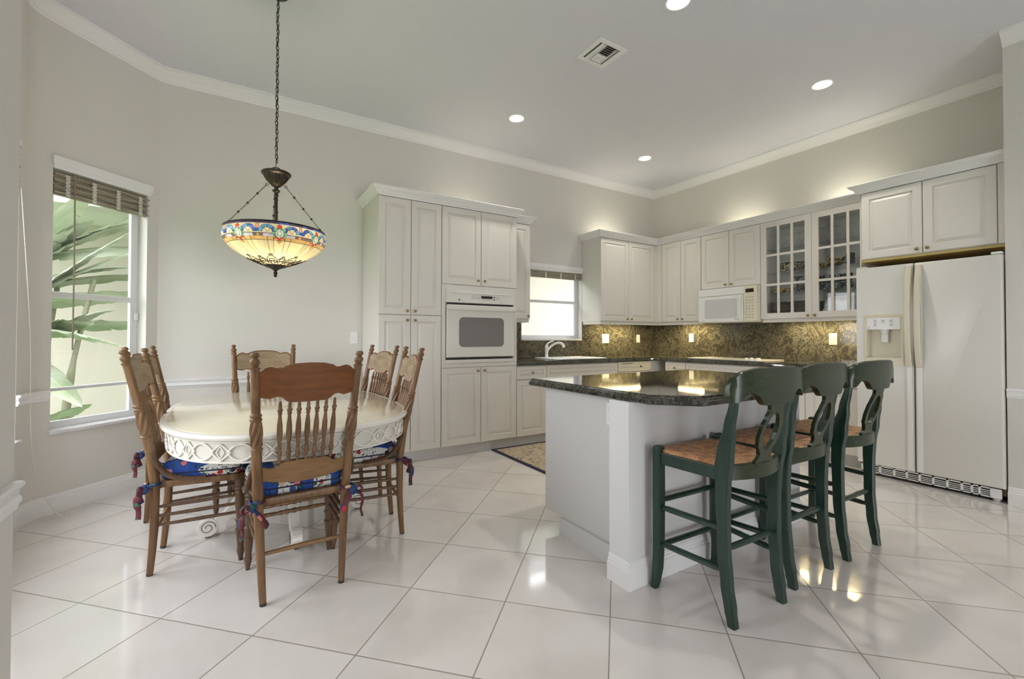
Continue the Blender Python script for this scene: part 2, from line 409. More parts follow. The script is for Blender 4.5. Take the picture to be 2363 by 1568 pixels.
# arc tangent to the diagonal and to the left wall
tlen = r_*math.tan(radians(22.5)); kx, ky = XW, 4.02
a0 = Vector((kx+tlen*Q2, ky+tlen*Q2)); a1 = Vector((kx, ky-tlen)); cc = Vector((kx+r_, ky-tlen))
for i in range(9):
    th = radians(135+45*i/8); arc.append((cc.x+r_*cos(th), cc.y+r_*sin(th)))
mb = MB(); poly = [(p1.x, p1.y)]+arc+[(XW, LY1), (XW-.15, LY1), (XW-.15, 4.15), (p1.x-.11, p1.y+.11)]
mb.prism(poly, 0, CZ)
mb.box(XW-.15, XW, LY0, LY1, 0, .545); mb.box(XW-.15, XW, LY0, LY1, 2.36, CZ); mb.box(XW-.15, XW, 2.60, LY0, 0, CZ); mb.box(XW-.15, XW, 1.585, 1.65, 0, CZ); mb.box(XW-.15, XW, 1.65, 2.60, 0, .545); mb.box(XW-.15, XW, 1.65, 2.60, 2.36, CZ)
struct(mb.build('wall_left', 'wall', smooth=30))

# mouldings
crown = [(0, 3.262), (.010, 3.262), (.014, 3.272), (.024, 3.276), (.030, 3.288), (.044, 3.304), (.062, 3.322), (.072, 3.330), (.076, 3.340), (.088, 3.344), (.088, CZ), (0, CZ)]
basep = [(0, 0), (.017, 0), (.017, .084), (.012, .088), (.012, .099), (.008, .103), (.008, .114), (.002, .124), (0, .124)]
rail = [(0, .750), (.009, .750), (.011, .762), (.016, .768), (.016, .776), (.011, .784), (.012, .798), (.020, .804), (.022, .812), (.017, .818), (0, .818)]
left_path = [(K[0], K[1])] + [(a.x if hasattr(a, 'x') else a[0], a.y if hasattr(a, 'y') else a[1]) for a in arc]
def bayp(s): p = TB_ @ Vector((s, 0, 0)); return (p.x, p.y)
n = 0
def trim(path, prof, side=1, mat='trim'):
    global n
    n += 1; mb = MB(); mb.sweep(path, prof, side); return struct(mb.build('trim_%d' % n, mat, smooth=35))
trim([(XB, .857), (XB, YA), (K[0], YA)] + arc + [(XW, 1.585)], crown, 1)
trim([(4.68, -4.5), (4.68, .857)], crown, 1)
trim([(-.462, 1.585), (-.462, -4.5)], crown, 1)
trim([(1.075, YA), (K[0], YA), bayp(.085)], rail, 1)
trim([bayp(.71)] + arc + [(XW, LY1+.003)], rail, 1)
trim([(4.68, -4.5), (4.68, .857)], rail, 1)
trim([(-.462, 1.582), (-.462, -4.5)], rail, 1)
def base_board(name, path):
    mb = MB(); mb.sweep(path, basep, 1); return struct(mb.build(name, 'trim'))
base_board('baseboard_left', [(1.075, YA), (K[0], YA)] + arc + [(XW, 1.585)])
base_board('baseboard_right', [(4.68, -4.5), (4.68, .857)])
base_board('baseboard_front', [(-.462, 1.582), (-.462, -4.5)])

# ------------------------------------------------------------------ windows
def window(name, T, w, z0, z1, depth, rails, latch=None):
    """local frame: x along the wall 0..w, y negative is outward; the sash stands at y=-depth"""
    root = bpy.data.objects.new(name, None); C.objects.link(root); root.matrix_world = T; struct(root)
    y0, y1 = -depth-.03, -depth
    mb = MB(); fw = .035
    mb.box(0, fw, y0, y1, z0, z1); mb.box(w-fw, w, y0, y1, z0, z1); mb.box(fw, w-fw, y0, y1, z1-fw, z1); mb.box(fw, w-fw, y0, y1, z0, z0+.05)
    mb.build('window_frame', 'frame', root, bevel=.003)
    mb = MB()
    for z, h in rails: mb.box(fw, w-fw, y0+.004, y1+.008, z, z+h)
    mb.build('meeting_rail', 'frame', root, bevel=.003)
    mb = MB(); ws = .022
    mb.box(fw, fw+ws, y0+.008, y1+.004, z0+.05, z1-fw); mb.box(w-fw-ws, w-fw, y0+.008, y1+.004, z0+.05, z1-fw)
    mb.build('sash_stile', 'frame', root, bevel=.002)
    mb = MB(); mb.box(fw, w-fw, y0+.012, y0+.016, z0+.05, z1-fw); mb.build('pane', 'glass', root)
    if latch:
        mb = MB(); mb.box(latch[0]-.012, latch[0]+.012, y1, y1+.02, latch[1]-.03, latch[1]+.03); mb.build('latch', 'white', root, bevel=.003)
    return root
w1 = window('window_1', TB_ @ Matrix.Translation((BS0, 0, 0)), BS1-BS0, BZ0, BZ1, .09, [(1.44, .04), (.80, .022)], (.02, 1.33))
MB().box(-.01, BS1-BS0+.01, -.12, .03, BZ0-.020, BZ0+.003).build('window_sill', 'sill', w1, bevel=.004)
TS = Matrix.Translation((SX1, YA, 0)) @ Matrix.Rotation(pi, 4, 'Z')
w2 = window('window_2', TS, SX1-SX0, SZ0, SZ1, .09, [(1.62, .035)])
MB().box(0, SX1-SX0, -.12, .012, SZ0-.02, SZ0+.003).build('window_sill', 'sill', w2, bevel=.003)
TL = Matrix.Translation((XW, LY1, 0)) @ Matrix.Rotation(radians(-90), 4, 'Z')
w3 = window('window_3', TL, LY1-LY0, .545, 2.36, .09, [(1.44, .04)])
w4 = window('window_added', Matrix.Translation((XW, 2.60, 0)) @ Matrix.Rotation(radians(-90), 4, 'Z'), .95, .545, 2.36, .09, [(1.44, .04)])  # unseen window added to bring in more light from the left
MB().box(-.01, LY1-LY0+.01, -.12, .03, .525, .548).build('window_sill', 'sill', w3, bevel=.004)

# ------------------------------------------------------------------ bamboo blinds
def blind(T, w, ztop, zbot, label, wand=None, nt_=4, pull=None):
    r = thing('bamboo_blind', label, 'blind', group=None); r.matrix_world = T
    MB().box(.0, w, -.045, .012, ztop-.035, ztop).build('head_rail', 'trim', r, bevel=.003)
    mb = MB(); k = 0; z = zbot; rnd = random.Random(int(w*1000))
    while z < ztop-.04:
        y = -.020 + .014*sin(k*1.3) + rnd.uniform(-.004, .004)
        mb.box(.008, w-.008, y-.016, y+.012, z, z+.0065); z += .0085; k += 1
    mb.build('shade', 'bamboo', r)
    for i in range(nt_):
        mb = MB(); x = w*(i+.5)/nt_
        for q in range(int((ztop-zbot-.05)/.012)): mb.box(x-.012+.004*(q % 2), x+.012+.004*(q % 2), .006, .013, zbot+q*.012, zbot+q*.012+.008)
        mb.build('woven_tape', 'cord', r)
    if wand:
        MB().tube([(wand[0], .03, ztop-.05), (wand[0], .034, (ztop+wand[1])/2), (wand[0], .03, wand[1])], .0045, 8).build('tilt_wand', 'wand', r, smooth=40)
    return r
blind(TB_ @ Matrix.Translation((BS0-.02, 0, 0)), BS1-BS0+.02, BZ1+.0, 2.125, 'woven bamboo blind raised over the window beside the dining table, wand hanging down', wand=(BS1-BS0-.085, 1.08))
mb = MB(); mb.T = TB_; mb.box(BS0-.03, BS1+.01, .001, .022, BZ1-.005, BZ1+.05); o = struct(mb.build('trim_20', 'trim', bevel=.003))
mb = MB(); mb.T = TS; mb.box(-.015, SX1-SX0+.01, .001, .022, SZ1-.005, SZ1+.045); o = struct(mb.build('trim_21', 'trim', bevel=.003))
blind(TS, SX1-SX0, SZ1, 1.935, 'short pale woven blind raised over the sink window', nt_=4, wand=(SX1-SX0-.05, 1.40))
bl = blind(TL, LY1-LY0, 2.36, 2.06, 'woven bamboo blind at the narrow strip of window by the left edge')
cpts = [(.09, .035, 2.05), (-.08, .035, 1.2), (-.10, .04, .6), (-.13, .07, .25), (-.10, .20, .006), (-.07, .42, .005), (-.10, .60, .005), (-.07, .68, .005), (-.02, .66, .005), (-.05, .57, .005)]
def smoothpts(pts, k=6):
    out = []; P = [Vector(p) for p in pts]
    for i in range(len(P)-1):
        a, b2, c, d = P[max(i-1, 0)], P[i], P[i+1], P[min(i+2, len(P)-1)]
        for j in range(k):
            t = j/k; out.append(tuple(.5*((2*b2)+(c-a)*t+(2*a-5*b2+4*c-d)*t*t+(3*b2-a-3*c+d)*t**3)))
    out.append(tuple(P[-1])); return out
MB().tube(smoothpts(cpts), .0022, 6).build('pull_cord', 'cord', bl, smooth=40)
MB().lathe([(.002, 0), (.008, .004), (.011, .03), (.006, .036)], (-.05, .555, .012), 'y', 10).build('cord_tassel', 'cord', bl, smooth=40)
t = tag(MB().lathe([(.002, 0), (.008, .004), (.011, .03), (.006, .036)], (-.60, 4.30, .012), 'x', 10).build('cord_tassel', 'cord', smooth=40), 'small white cord tassel lying alone on the floor under the window', 'tassel')

# ------------------------------------------------------------------ cabinets
def door_mb(mb, x0, x1, z0, z1, y=0, fr=.058, th=.020):
    g = .0024; x0 += g; x1 -= g; z0 += g; z1 -= g
    lim = min(x1-x0, z1-z0); fr = min(fr, lim*.28); k = min(1, lim/.25)
    prof = [(0, 0), (0, th-.004), (.0035, th), (fr, th), (fr+.003, th-.0085), (fr+.009*k, th-.0095), (fr+.030*k, th-.0015), (fr+.034*k, th-.0005)]
    rs = [[(x0+i, y-d, z0+i), (x1-i, y-d, z0+i), (x1-i, y-d, z1-i), (x0+i, y-d, z1-i)] for i, d in prof]
    mb.rings(rs)
def knob_(parent, x, z, y=-.019):
    MB().lathe([(.006, 0), (.005, -.006), (.0045, -.011), (.009, -.014), (.0135, -.018), (.0135, -.022), (.008, -.0265), (.001, -.0275)], (x, y, z), 'y', 14).build('knob', 'brass', parent, smooth=50)
def cabinet(name, label, cat, loc, rz, w, z0, z1, depth, doors, mat='cab', toe=None, group=None, cut=None):
    r = thing(name, label, cat, loc, rz, group)
    mb = MB()
    if cut:
        mb.box(0, w, 0, depth, z0, cut[2]); mb.box(0, w, 0, depth, cut[3], z1); mb.box(0, cut[0], 0, depth, cut[2], cut[3]); mb.box(cut[1], w, 0, depth, cut[2], cut[3]); mb.box(cut[0], cut[1], .35, depth, cut[2], cut[3])
    else: mb.box(0, w, 0, depth, z0, z1)
    mb.build('body', mat, r)
    if toe: MB().box(0, w, toe, depth, 0, z0).build('toe_kick', 'toe', r)
    for dd in doors:
        kind, x0, x1, a, b2, kn = dd
        mb = MB(); door_mb(mb, x0, x1, a, b2); d = mb.build(kind, mat, r)
        if kn: knob_(d, *kn)
    return r
YF = 4.05
# tall pantry + oven unit
cabinet('pantry_cabinet', 'tall white four-door pantry cabinet at the left end of the kitchen run', 'cabinet', (1.090, YF, 0), 0, .612, .10, 2.46, .545,
        [('door', 0, .306, .105, 1.377, (.268, 1.33)), ('door', .306, .612, .105, 1.377, (.344, 1.33)),
         ('door', 0, .306, 1.380, 2.457, (.268, 1.417)), ('door', .306, .612, 1.380, 2.457, (.344, 1.417))], toe=.03)
OX = 1.704
cabinet('oven_cabinet', 'tall white cabinet housing the built-in wall oven', 'cabinet', (OX, YF, 0), 0, .864, .10, 2.46, .545,
        [('door', 0, .432, .105, .872, (.392, .835)), ('door', .432, .864, .105, .872, (.468, .835)),
         ('door', 0, .432, 1.692, 2.457, (.392, 1.745)), ('door', .432, .864, 1.692, 2.457, (.468, 1.745))], toe=.03, cut=(.06, .80, .93, 1.635))
fr = MB(); fr.box(0, .864, -.018, 0, .874, .918).box(0, .864, -.018, 0, 1.650, 1.690).box(0, .040, -.018, 0, .918, 1.650).box(.822, .864, -.018, 0, .918, 1.650)
fr.build('oven_surround', 'cab', [o for o in C.objects if o.name.startswith('oven_cabinet')][0])
# the wall oven
ov = thing('built_in_oven', 'white built-in wall oven with dark window and black display', 'oven', (OX, YF, 0), 0)
mb = MB(); mb.box(.055, .805, .0, .34, .935, 1.63); mb.build('body', 'app', ov)
mb = MB(); mb.rings([[(.040, -.018, z) , (.824, -.018, z)] + [(.824, y, z) for y in (-.03,)] + [(.040, -.03, z)] for z in (1.515, 1.648)]); mb.build('control_panel', 'app', ov, bevel=.004)
mb = MB(); mb.rings([[(.08+.05*k, -.0305-.004*k, 1.628-.012*k), (.784-.05*k, -.0305-.004*k, 1.628-.012*k), (.784-.05*k, -.0305, 1.605-.0*k), (.08+.05*k, -.0305, 1.605)] for k in (0, 1)]); mb.build('panel_ridge', 'app', ov, bevel=.002)
mb = MB(); mb.box(.428, .556, -.0325, -.0300, 1.566, 1.592); mb.build('display', 'display', ov)
mb = MB(); rr = random.Random(3)
for i in range(7): mb.box(.325+.014*i, .332+.014*i, -.0312, -.0300, 1.590, 1.593)
for i in range(6):
    for j in range(2): mb.box(.320+.016*i, .328+.016*i, -.0312, -.0300, 1.563+.012*j, 1.567+.012*j)
for i in range(9): mb.box(.440+.012*i, .443+.012*i, -.0312, -.0300, 1.548, 1.556)
for i in range(3):
    for j in range(3): mb.box(.600+.016*i, .608+.016*i, -.0312, -.0300, 1.560+.012*j, 1.564+.012*j)
mb.build('button_row', 'chrome', ov)
mb = MB()
for z in (1.582, 1.558): mb.lathe([(.0, 0), (.008, -.0), (.008, -.003), (.001, -.0035)], (.579, -.030, z), 'y', 12)
mb.build('round_buttons', 'dark', ov)
mb = MB(); mb.lathe([(.009, 0), (.009, -.0015), (.001, -.002)], (.182, -.030, 1.543), 'y', 16); mb.box(.200, .218, -.0312, -.030, 1.538, 1.540); mb.box(.655, .680, -.0312, -.030, 1.527, 1.529); mb.build('maker_badge', 'dark', ov)
dr = MB().box(.046, .818, -.045, -.018, .975, 1.493).build('door', 'app', ov, bevel=.006)
mb = MB()
def rrect(x0, x1, z0, z1, r, y, seg=6):
    out = []
    for cx_, cz_, a0_ in ((x1-r, z0+r, -90), (x1-r, z1-r, 0), (x0+r, z1-r, 90), (x0+r, z0+r, 180)):
        for i in range(seg+1):
            a = radians(a0_+90*i/seg); out.append((cx_+r*cos(a), y, cz_+r*sin(a)))
    return out
mb.rings([rrect(.166, .694, 1.068, 1.378, .05, -.045), rrect(.166, .694, 1.068, 1.378, .05, -.0475), rrect(.173, .687, 1.075, 1.371, .045, -.0475), rrect(.173, .687, 1.075, 1.371, .045, -.0455)], cap0=False, cap1=False)
mb.build('window_rim', 'app', dr)
mb = MB(); mb.rings([rrect(.172, .688, 1.074, 1.372, .045, -.0452), rrect(.172, .688, 1.074, 1.372, .045, -.0462)]); mb.build('window_glass', 'ovenglass', dr)
mb = MB(); mb.box(.040, .824, -.066, -.045, 1.440, 1.490); mb.build('handle', 'app', dr, bevel=.008, seg=3)
MB().box(.055, .805, -.024, -.017, 1.496, 1.512).build('vent_slot', 'black', ov); MB().box(.055, .800, -.026, -.017, .952, .968).build('vent_slot', 'black', ov)
MB().box(.040, .824, -.034, -.018, .918, .950).build('lower_trim', 'app', ov, bevel=.004)
# narrow upper left of the sink window
NW = 2.868-(OX+.866)
cabinet('upper_cabinet', 'narrow white wall cabinet squeezed between oven cabinet and sink window', 'cabinet', (OX+.866, 4.235, 0), 0, NW, 1.38, 2.46, .36, [('door', 0, NW, 1.382, 2.457, (NW-.035, 1.415))])
# base run on the back wall
def base(x0, x1, label, doors, name='base_cabinet', cat='cabinet'):
    return cabinet(name, label, cat, (x0, YF, 0), 0, x1-x0, .10, .868, .545, doors, toe=.03)
B0, B1, B2, B3, B4 = OX+.866, 2.965, 4.06, 4.66, 4.768
base(B0, B1, 'white base cabinet with one drawer, right of the oven cabinet', [('drawer', 0, B1-B0, .715, .862, ((B1-B0)/2, .788)), ('door', 0, B1-B0, .105, .711, None)])
base(B1, B2, 'white sink base cabinet with a long false drawer front under the sink', [('drawer_front', 0, B2-B1, .715, .862, None), ('door', 0, (B2-B1)/2, .105, .711, ((B2-B1)/2-.04, .67)), ('door', (B2-B1)/2, B2-B1, .105, .711, ((B2-B1)/2+.04, .67))])
dw = thing('dishwasher', 'off-white built-in dishwasher with a slanted control strip under the counter', 'dishwasher', (B2, YF, 0), 0)
W_ = B3-B2
MB().box(.003, W_-.003, 0, .54, .10, .866).build('body', 'app', dw)
MB().box(.003, W_-.003, -.022, 0, .12, .735).build('door', 'app', dw, bevel=.004)
MB().box(.003, W_-.003, -.026, 0, .742, .866).build('control_panel', 'almond', dw, bevel=.004)
mb = MB(); mb.box(.06, .25, -.0275, -.026, .838, .846)
for i in range(11): mb.box(.07+.036*i, .082+.036*i, -.0275, -.026, .790+.004*sin(i*.6), .797+.004*sin(i*.6))
mb.lathe([(.014, 0), (.014, -.004), (.001, -.005)], (.40, -.026, .80), 'y', 14)
mb.build('control_marks', 'dark', dw)
cabinet('corner_filler', 'plain white filler panel in the inner corner of the base cabinets', 'cabinet', (B3, YF, 0), 0, B4-B3+.6, .10, .868, .545, [], toe=.03)
# upper pair on the back wall, right of the window
UX = 3.965
cabinet('upper_cabinet', 'white two-door wall cabinet right of the sink window', 'cabinet', (UX+.003, 4.254, 0), 0, 1.072, 1.38, 2.46, .342,
        [('door', 0, .500, 1.382, 2.457, (.462, 1.417)), ('door', .500, 1.0, 1.382, 2.457, (.540, 1.417))])
MB().box(1.002, 1.052, -.0185, 0, 1.382, 2.457).build('filler_strip', 'cab', [o for o in C.objects if o.name == 'upper_cabinet.001'][0])
# right wall: faces -x
RB = radians(-90)
XU = 5.039   # carcass front of wall cabinets
def upperB(y0, y1, z0, z1, label, doors, **kw): return cabinet('upper_cabinet', label, 'cabinet', (XU, y0, 0), RB, y0-y1, z0, z1, .344, doors, **kw)
w = 4.15-3.545
upperB(4.15, 3.545, 1.38, 2.46, 'white two-door wall cabinet in the corner left of the microwave', [('door', 0, w/2, 1.382, 2.457, (w/2-.037, 1.417)), ('door', w/2, w, 1.382, 2.457, (w/2+.037, 1.417))])
MB().box(-.085, -.002, -.0185, .0, 1.382, 2.457).build('filler_strip', 'cab', [o for o in C.objects if o.name == 'upper_cabinet.002'][0])
w = 3.542-2.792
upperB(3.542, 2.792, 1.772, 2.46, 'short white two-door wall cabinet directly above the microwave', [('door', 0, w/2, 1.775, 2.457, (w/2-.04, 1.81)), ('door', w/2, w, 1.775, 2.457, (w/2+.04, 1.81))])
# glazed cabinet
GY0, GY1 = 2.789, 1.762; w = GY0-GY1
gc = thing('glass_door_cabinet', 'white wall cabinet with two glazed doors showing crockery inside', 'cabinet', (XU, GY0, 0), RB)
mb = MB(); mb.box(0, .018, 0, .344, 1.38, 2.46); mb.box(w-.018, w, 0, .344, 1.38, 2.46); mb.box(.018, w-.018, 0, .344, 1.38, 1.425); mb.box(.018, w-.018, 0, .344, 2.43, 2.46); mb.box(.018, w-.018, .33, .344, 1.425, 2.43); mb.box(.508, .522, .0, .33, 1.425, 2.43)
mb.build('body', 'interior', gc)
SH = (2.155, 1.893, 1.668)
for z in SH: MB().box(.02, w-.02, .025, .325, z-.007, z).build('shelf', 'shelfglass', gc)
for k, (x0, x1) in enumerate(((0, .521), (.521, w))):
    x0 += .0015; x1 -= .0015; z0, z1 = 1.3815, 2.457; th = .019; mb = MB(); f = .062; u = .024; cols = 3
    mb.box(x0, x1, -th, 0, z0, z0+f); mb.box(x0, x1, -th, 0, z1-f, z1); mb.box(x0, x0+f, -th, 0, z0+f, z1-f); mb.box(x1-f, x1, -th, 0, z0+f, z1-f)
    iw = x1-x0-2*f; ih = z1-z0-2*f; pw = (iw-2*u)/3; ph = (ih-2*u)/3
    for i in (1, 2):
        mb.box(x0+f+i*pw+(i-1)*u, x0+f+i*pw+i*u, -th, -.003, z0+f, z1-f)
    for j in (1, 2): mb.box(x0+f, x1-f, -th+.0005, -.0035, z0+f+j*ph+(j-1)*u, z0+f+j*ph+j*u)
    d = mb.build('door', 'cab', gc)
    MB().box(x0+f-.005, x1-f+.005, -.0028, -.0006, z0+f-.005, z1-f+.005).build('glass_pane', 'cabglass', d)
    knob_(d, x1-.030 if k == 0 else x0+.030, 1.405)
# over-fridge cabinet
XG = 4.775; w = 1.752-.862
fc = cabinet('fridge_cabinet', 'white two-door cabinet above the refrigerator', 'cabinet', (XG, 1.752, 0), RB, w, 1.868, 2.46, .605,
        [('door', .008, .425, 1.870, 2.457, (.392, 1.905)), ('door', .425, .846, 1.870, 2.457, (.458, 1.905))])
MB().box(.848, w, -.018, -.001, 1.870, 2.457).build('filler_strip', 'cab', fc)
MB().box(0, w, .012, .600, 1.848, 1.867).build('underside', 'paintedwood', fc)
MB().box(-.0085, -.001, .0, .605, 1.38, 2.46).build('side_panel', 'cab', fc)
# cabinet crowns and light valances
ccr = [(0, 2.462), (.004, 2.462), (.006, 2.476), (.016, 2.482), (.024, 2.498), (.040, 2.512), (.050, 2.518), (.052, 2.528), (.062, 2.532), (.062, 2.540), (-.02, 2.540), (-.02, 2.462)]
trim([(OX+.866, YA), (OX+.866, YF-.012), (1.088, YF-.012), (1.088, YA)], ccr, 1)
trim([(2.870, YA), (2.870, 4.228), (OX+.866, 4.228)], ccr, 1)
trim([(XG-.012, .862), (XG-.012, 1.772), (XB, 1.772)], ccr, 1)
trim([(5.027, 1.775), (5.027, 4.240), (UX, 4.240), (UX, YA)], ccr, 1)
val = [(0, 1.342), (.0, 1.379), (-.018, 1.379), (-.018, 1.342)]
trim([(5.030, 3.585), (5.030, 4.243), (UX+.004, 4.243), (UX+.004, YA)], val, 1, 'cab')
trim([(5.030, 1.775), (5.030, 2.770)], val, 1, 'cab')
trim([(2.866, YA-.02), (2.866, 4.243), (OX+.868, 4.243)], val, 1, 'cab')
# base run on the right wall
XR = 4.775
def baseB(y0, y1, label, doors): return cabinet('base_cabinet', label, 'cabinet', (XR+.02, y0, 0), RB, y0-y1, .10, .868, .585, doors, toe=.06)
w = 3.90-3.595
baseB(3.90, 3.595, 'narrow white drawer base cabinet left of the cooktop base', [('drawer', 0, w, .715, .862, (w/2, .788)), ('door', 0, w, .105, .711, (.03, .67))])
w = 3.592-2.68
baseB(3.592, 2.68, 'white base cabinet below the cooktop', [('drawer_front', 0, w, .715, .862, None), ('door', 0, w/2, .105, .711, (w/2-.03, .67)), ('door', w/2, w, .105, .711, (w/2+.03, .67))])
w = 2.677-1.775
baseB(2.677, 1.775, 'white base cabinet between cooktop and refrigerator', [('drawer', 0, w, .715, .862, (w/2, .788)), ('door', 0, w/2, .105, .711, (w/2-.03, .67)), ('door', w/2, w, .105, .711, (w/2+.03, .67))])

# countertops: one L-shaped perimeter slab, moulded edge
def slab(name, poly, edge_closed, mat, z0=.870, z1=.914):
    prof = [(-.004, z0), (0, z0+.004), (.001, z0+.018), (-.006, z0+.026), (-.006, z0+.030), (-.012, z0+.034), (-.014, z1-.002), (-.017, z1)]
    n = len(poly); rs = []
    for d, z in prof:
        ring = []
        for i in range(n):
            p = Vector(poly[i]); d0 = (p-Vector(poly[i-1])).normalized(); d1 = (Vector(poly[(i+1) % n])-p).normalized()
            n0 = Vector((d0.y, -d0.x)); n1 = Vector((d1.y, -d1.x)); bis = n0+n1; bis = bis/bis.dot(n0)
            ring.append((p.x+bis.x*d, p.y+bis.y*d, z))
        rs.append(ring)
    mb = MB(); mb.rings(rs); return mb.build(name, mat, smooth=30)
ct = slab('countertop', [(OX+.867, 4.005), (4.745, 4.005), (4.745, 1.775), (XB-.001, 1.775), (XB-.001, YA-.001), (OX+.867, YA-.001)], None, 'granite')
tag(ct, 'dark polished granite worktop running round the corner along both walls', 'countertop')
# backsplashes
mb = MB(); mb.box(OX+.868, SX0-.02, YA-.02, YA-.001, .9145, 1.378); mb.box(SX0-.02, SX1+.0, YA-.02, YA-.001, .9145, 1.128); mb.box(SX1+.0, XB-.022, YA-.02, YA-.001, .9145, 1.378)
mb.build('backsplash', 'splash'); tag(C.objects['backsplash'], 'olive-brown granite backsplash around the sink window', 'backsplash')
o = box('backsplash', (XB-.02, XB-.001, 1.775, YA-.001, .9145, 1.378), 'splash'); tag(o, 'olive and grey granite backsplash behind the cooktop', 'backsplash')
# sink + faucet
sk = thing('sink', 'white double-bowl sink set in the granite worktop below the window', 'sink', (3.52, 4.30, .914))
mb = MB(); mb.rings([rr_ for rr_ in [[(x*a, y*a2, z) for x, y in ((-.38, -.24), (.38, -.24), (.38, .24), (-.38, .24))] for a, a2, z in ((1, 1, 0), (1, 1, .008), (.985, .975, .011), (.94, .90, .011), (.93, .89, .004), (.90, .85, .0012))]]); mb.build('rim', 'white', sk, bevel=.003)
MB().box(-.012, .012, -.20, .20, .0012, .010).build('bowl_divider', 'white', sk)
fa = thing('faucet', 'white single-lever pull-out faucet behind the sink', 'faucet', (3.30, 4.49, .9255))
MB().lathe([(.030, -.011), (.030, -.005), (.021, .005), (.019, .05), (.021, .06), (.021, .13), (.016, .15), (.003, .155)], seg=20).build('body', 'white', fa, smooth=50)
MB().tube(smoothpts([(0, -.01, .07), (.01, -.05, .12), (.03, -.12, .165), (.05, -.19, .18), (.065, -.235, .165)]), [.013]*19+[.015]*6, 12).build('spout', 'white', fa, smooth=50)
MB().tube([(.065, -.225, .172), (.068, -.245, .150), (.069, -.255, .130)], [.016, .018, .016], 12).build('spray_head', 'white', fa, smooth=50)
MB().tube(smoothpts([(-.002, 0, .145), (.01, -.02, .175), (.035, -.05, .195), (.06, -.06, .20)]), [.011]*6+[.009]*6+[.007]*7, 10).build('lever', 'white', fa, smooth=50)
# cooktop
ck = thing('cooktop', 'flat off-white cooktop with a cluster of five white knobs', 'cooktop', (4.80, 3.60, .9145), RB)
MB().box(0, .92, .02, .50, 0, .010).build('glass_top', 'app', ck, bevel=.004)
for kx_, ky_ in ((.72, .09), (.78, .09), (.84, .09), (.74, .16), (.82, .16)):
    MB().lathe([(.020, .010), (.022, .014), (.020, .030), (.010, .034), (.001, .0345)], (kx_, ky_, 0), seg=16).build('knob', 'white', ck, smooth=40)
for bx, by, br in ((.20, .14, .085), (.22, .38, .07), (.50, .38, .09), (.48, .14, .06)):
    MB().lathe([(br, .0102), (br, .0107), (br-.004, .0107), (br-.004, .0102)], (bx, by, 0), seg=32, cap0=False, cap1=False).build('burner_ring', 'dark', ck)
# microwave
mw = thing('microwave_oven', 'white over-the-range microwave with keypad at its right end', 'microwave', (4.985, 3.540, 0), RB)
w = .746
MB().box(0, w, .0, .372, 1.352, 1.768).build('body', 'app', mw, bevel=.004)
dr = MB().box(.002, .580, -.022, 0, 1.362, 1.672).build('door', 'white', mw, bevel=.006)
MB().box(.002, w-.002, -.020, 0, 1.676, 1.764).build('vent_grille', 'white', mw, bevel=.006)
mb = MB(); mb.rings([rrect(.09, .50, 1.405, 1.635, .02, -.0222), rrect(.09, .50, 1.405, 1.635, .02, -.0232)]); mb.build('door_window', 'mwglass', dr)
MB().tube(smoothpts([(.552, -.022, 1.38), (.555, -.045, 1.42), (.555, -.052, 1.52), (.555, -.045, 1.62), (.552, -.022, 1.66)]), .009, 10).build('handle', 'white', dr, smooth=50)
kp = MB().box(.584, w-.002, -.022, 0, 1.362, 1.764).build('control_panel', 'almond', mw, bevel=.005)
MB().box(.610, .705, -.0235, -.022, 1.690, 1.732).build('display', 'display', kp)
mb = MB()
for j in range(8):
    for i in range(3): mb.box(.612+.034*i, .632+.034*i, -.0232, -.022, 1.400+.033*j, 1.410+.033*j)
mb.build('keypad', 'chrome', kp)
mb = MB(); mb.lathe([(.006, 0), (.006, -.001), (.001, -.0015)], (.075, -.022, 1.383), 'y', 12); mb.box(.475, .535, -.0232, -.022, 1.385, 1.389); mb.build('maker_badge', 'chrome', dr)
MB().box(.02, w-.02, .02, .38, 1.345, 1.3515).build('underside_panel', 'dark', mw)

# refrigerator
FX = 4.655; FY0, FY1 = 1.745, .866
fg = thing('refrigerator', 'white side-by-side refrigerator with an ice and water dispenser', 'refrigerator', (FX, FY0, 0), RB)
w = FY0-FY1; SPL = .388
MB().box(.006, w-.006, .07, .72, .035, 1.745).build('cabinet_body', 'copper', fg, bevel=.004)
d1 = MB(); d1.box(0, SPL-.003, 0, .062, .098, 1.780)
# freezer door with a recess for the dispenser: built from pieces round the opening
mb = MB(); dx0, dx1, dz0, dz1 = .075, .305, 1.005, 1.245
mb.box(0, SPL-.003, .0, .062, .098, dz0); mb.box(0, SPL-.003, .0, .062, dz1, 1.780); mb.box(0, dx0, .0, .062, dz0, dz1); mb.box(dx1, SPL-.003, .0, .062, dz0, dz1)
fd = mb.build('freezer_door', 'app', fg)
MB().rings([rrect(SPL+.003, w, .098, 1.780, .006, .062), rrect(SPL+.003, w, .098, 1.780, .006, .014), rrect(SPL+.006, w-.004, .101, 1.777, .006, .005), rrect(SPL+.012, w-.014, .106, 1.772, .006, 0)]).build('fridge_door', 'app', fg, smooth=50)
rd = [o for o in fg.children if o.name.startswith('fridge_door')][0]
mb = MB(); mb.box(.055, .325, -.008, .0, .945, 1.005); mb.box(.055, .325, -.008, .0, 1.345, 1.375); mb.box(.055, .075, -.008, 0, 1.005, 1.345); mb.box(.305, .325, -.008, 0, 1.005, 1.345)
dp = mb.build('dispenser', 'almond', fd, bevel=.003)
MB().box(dx0, dx1, -.010, -.0005, dz1, 1.345).build('dispenser_panel', 'white', fd, bevel=.003)
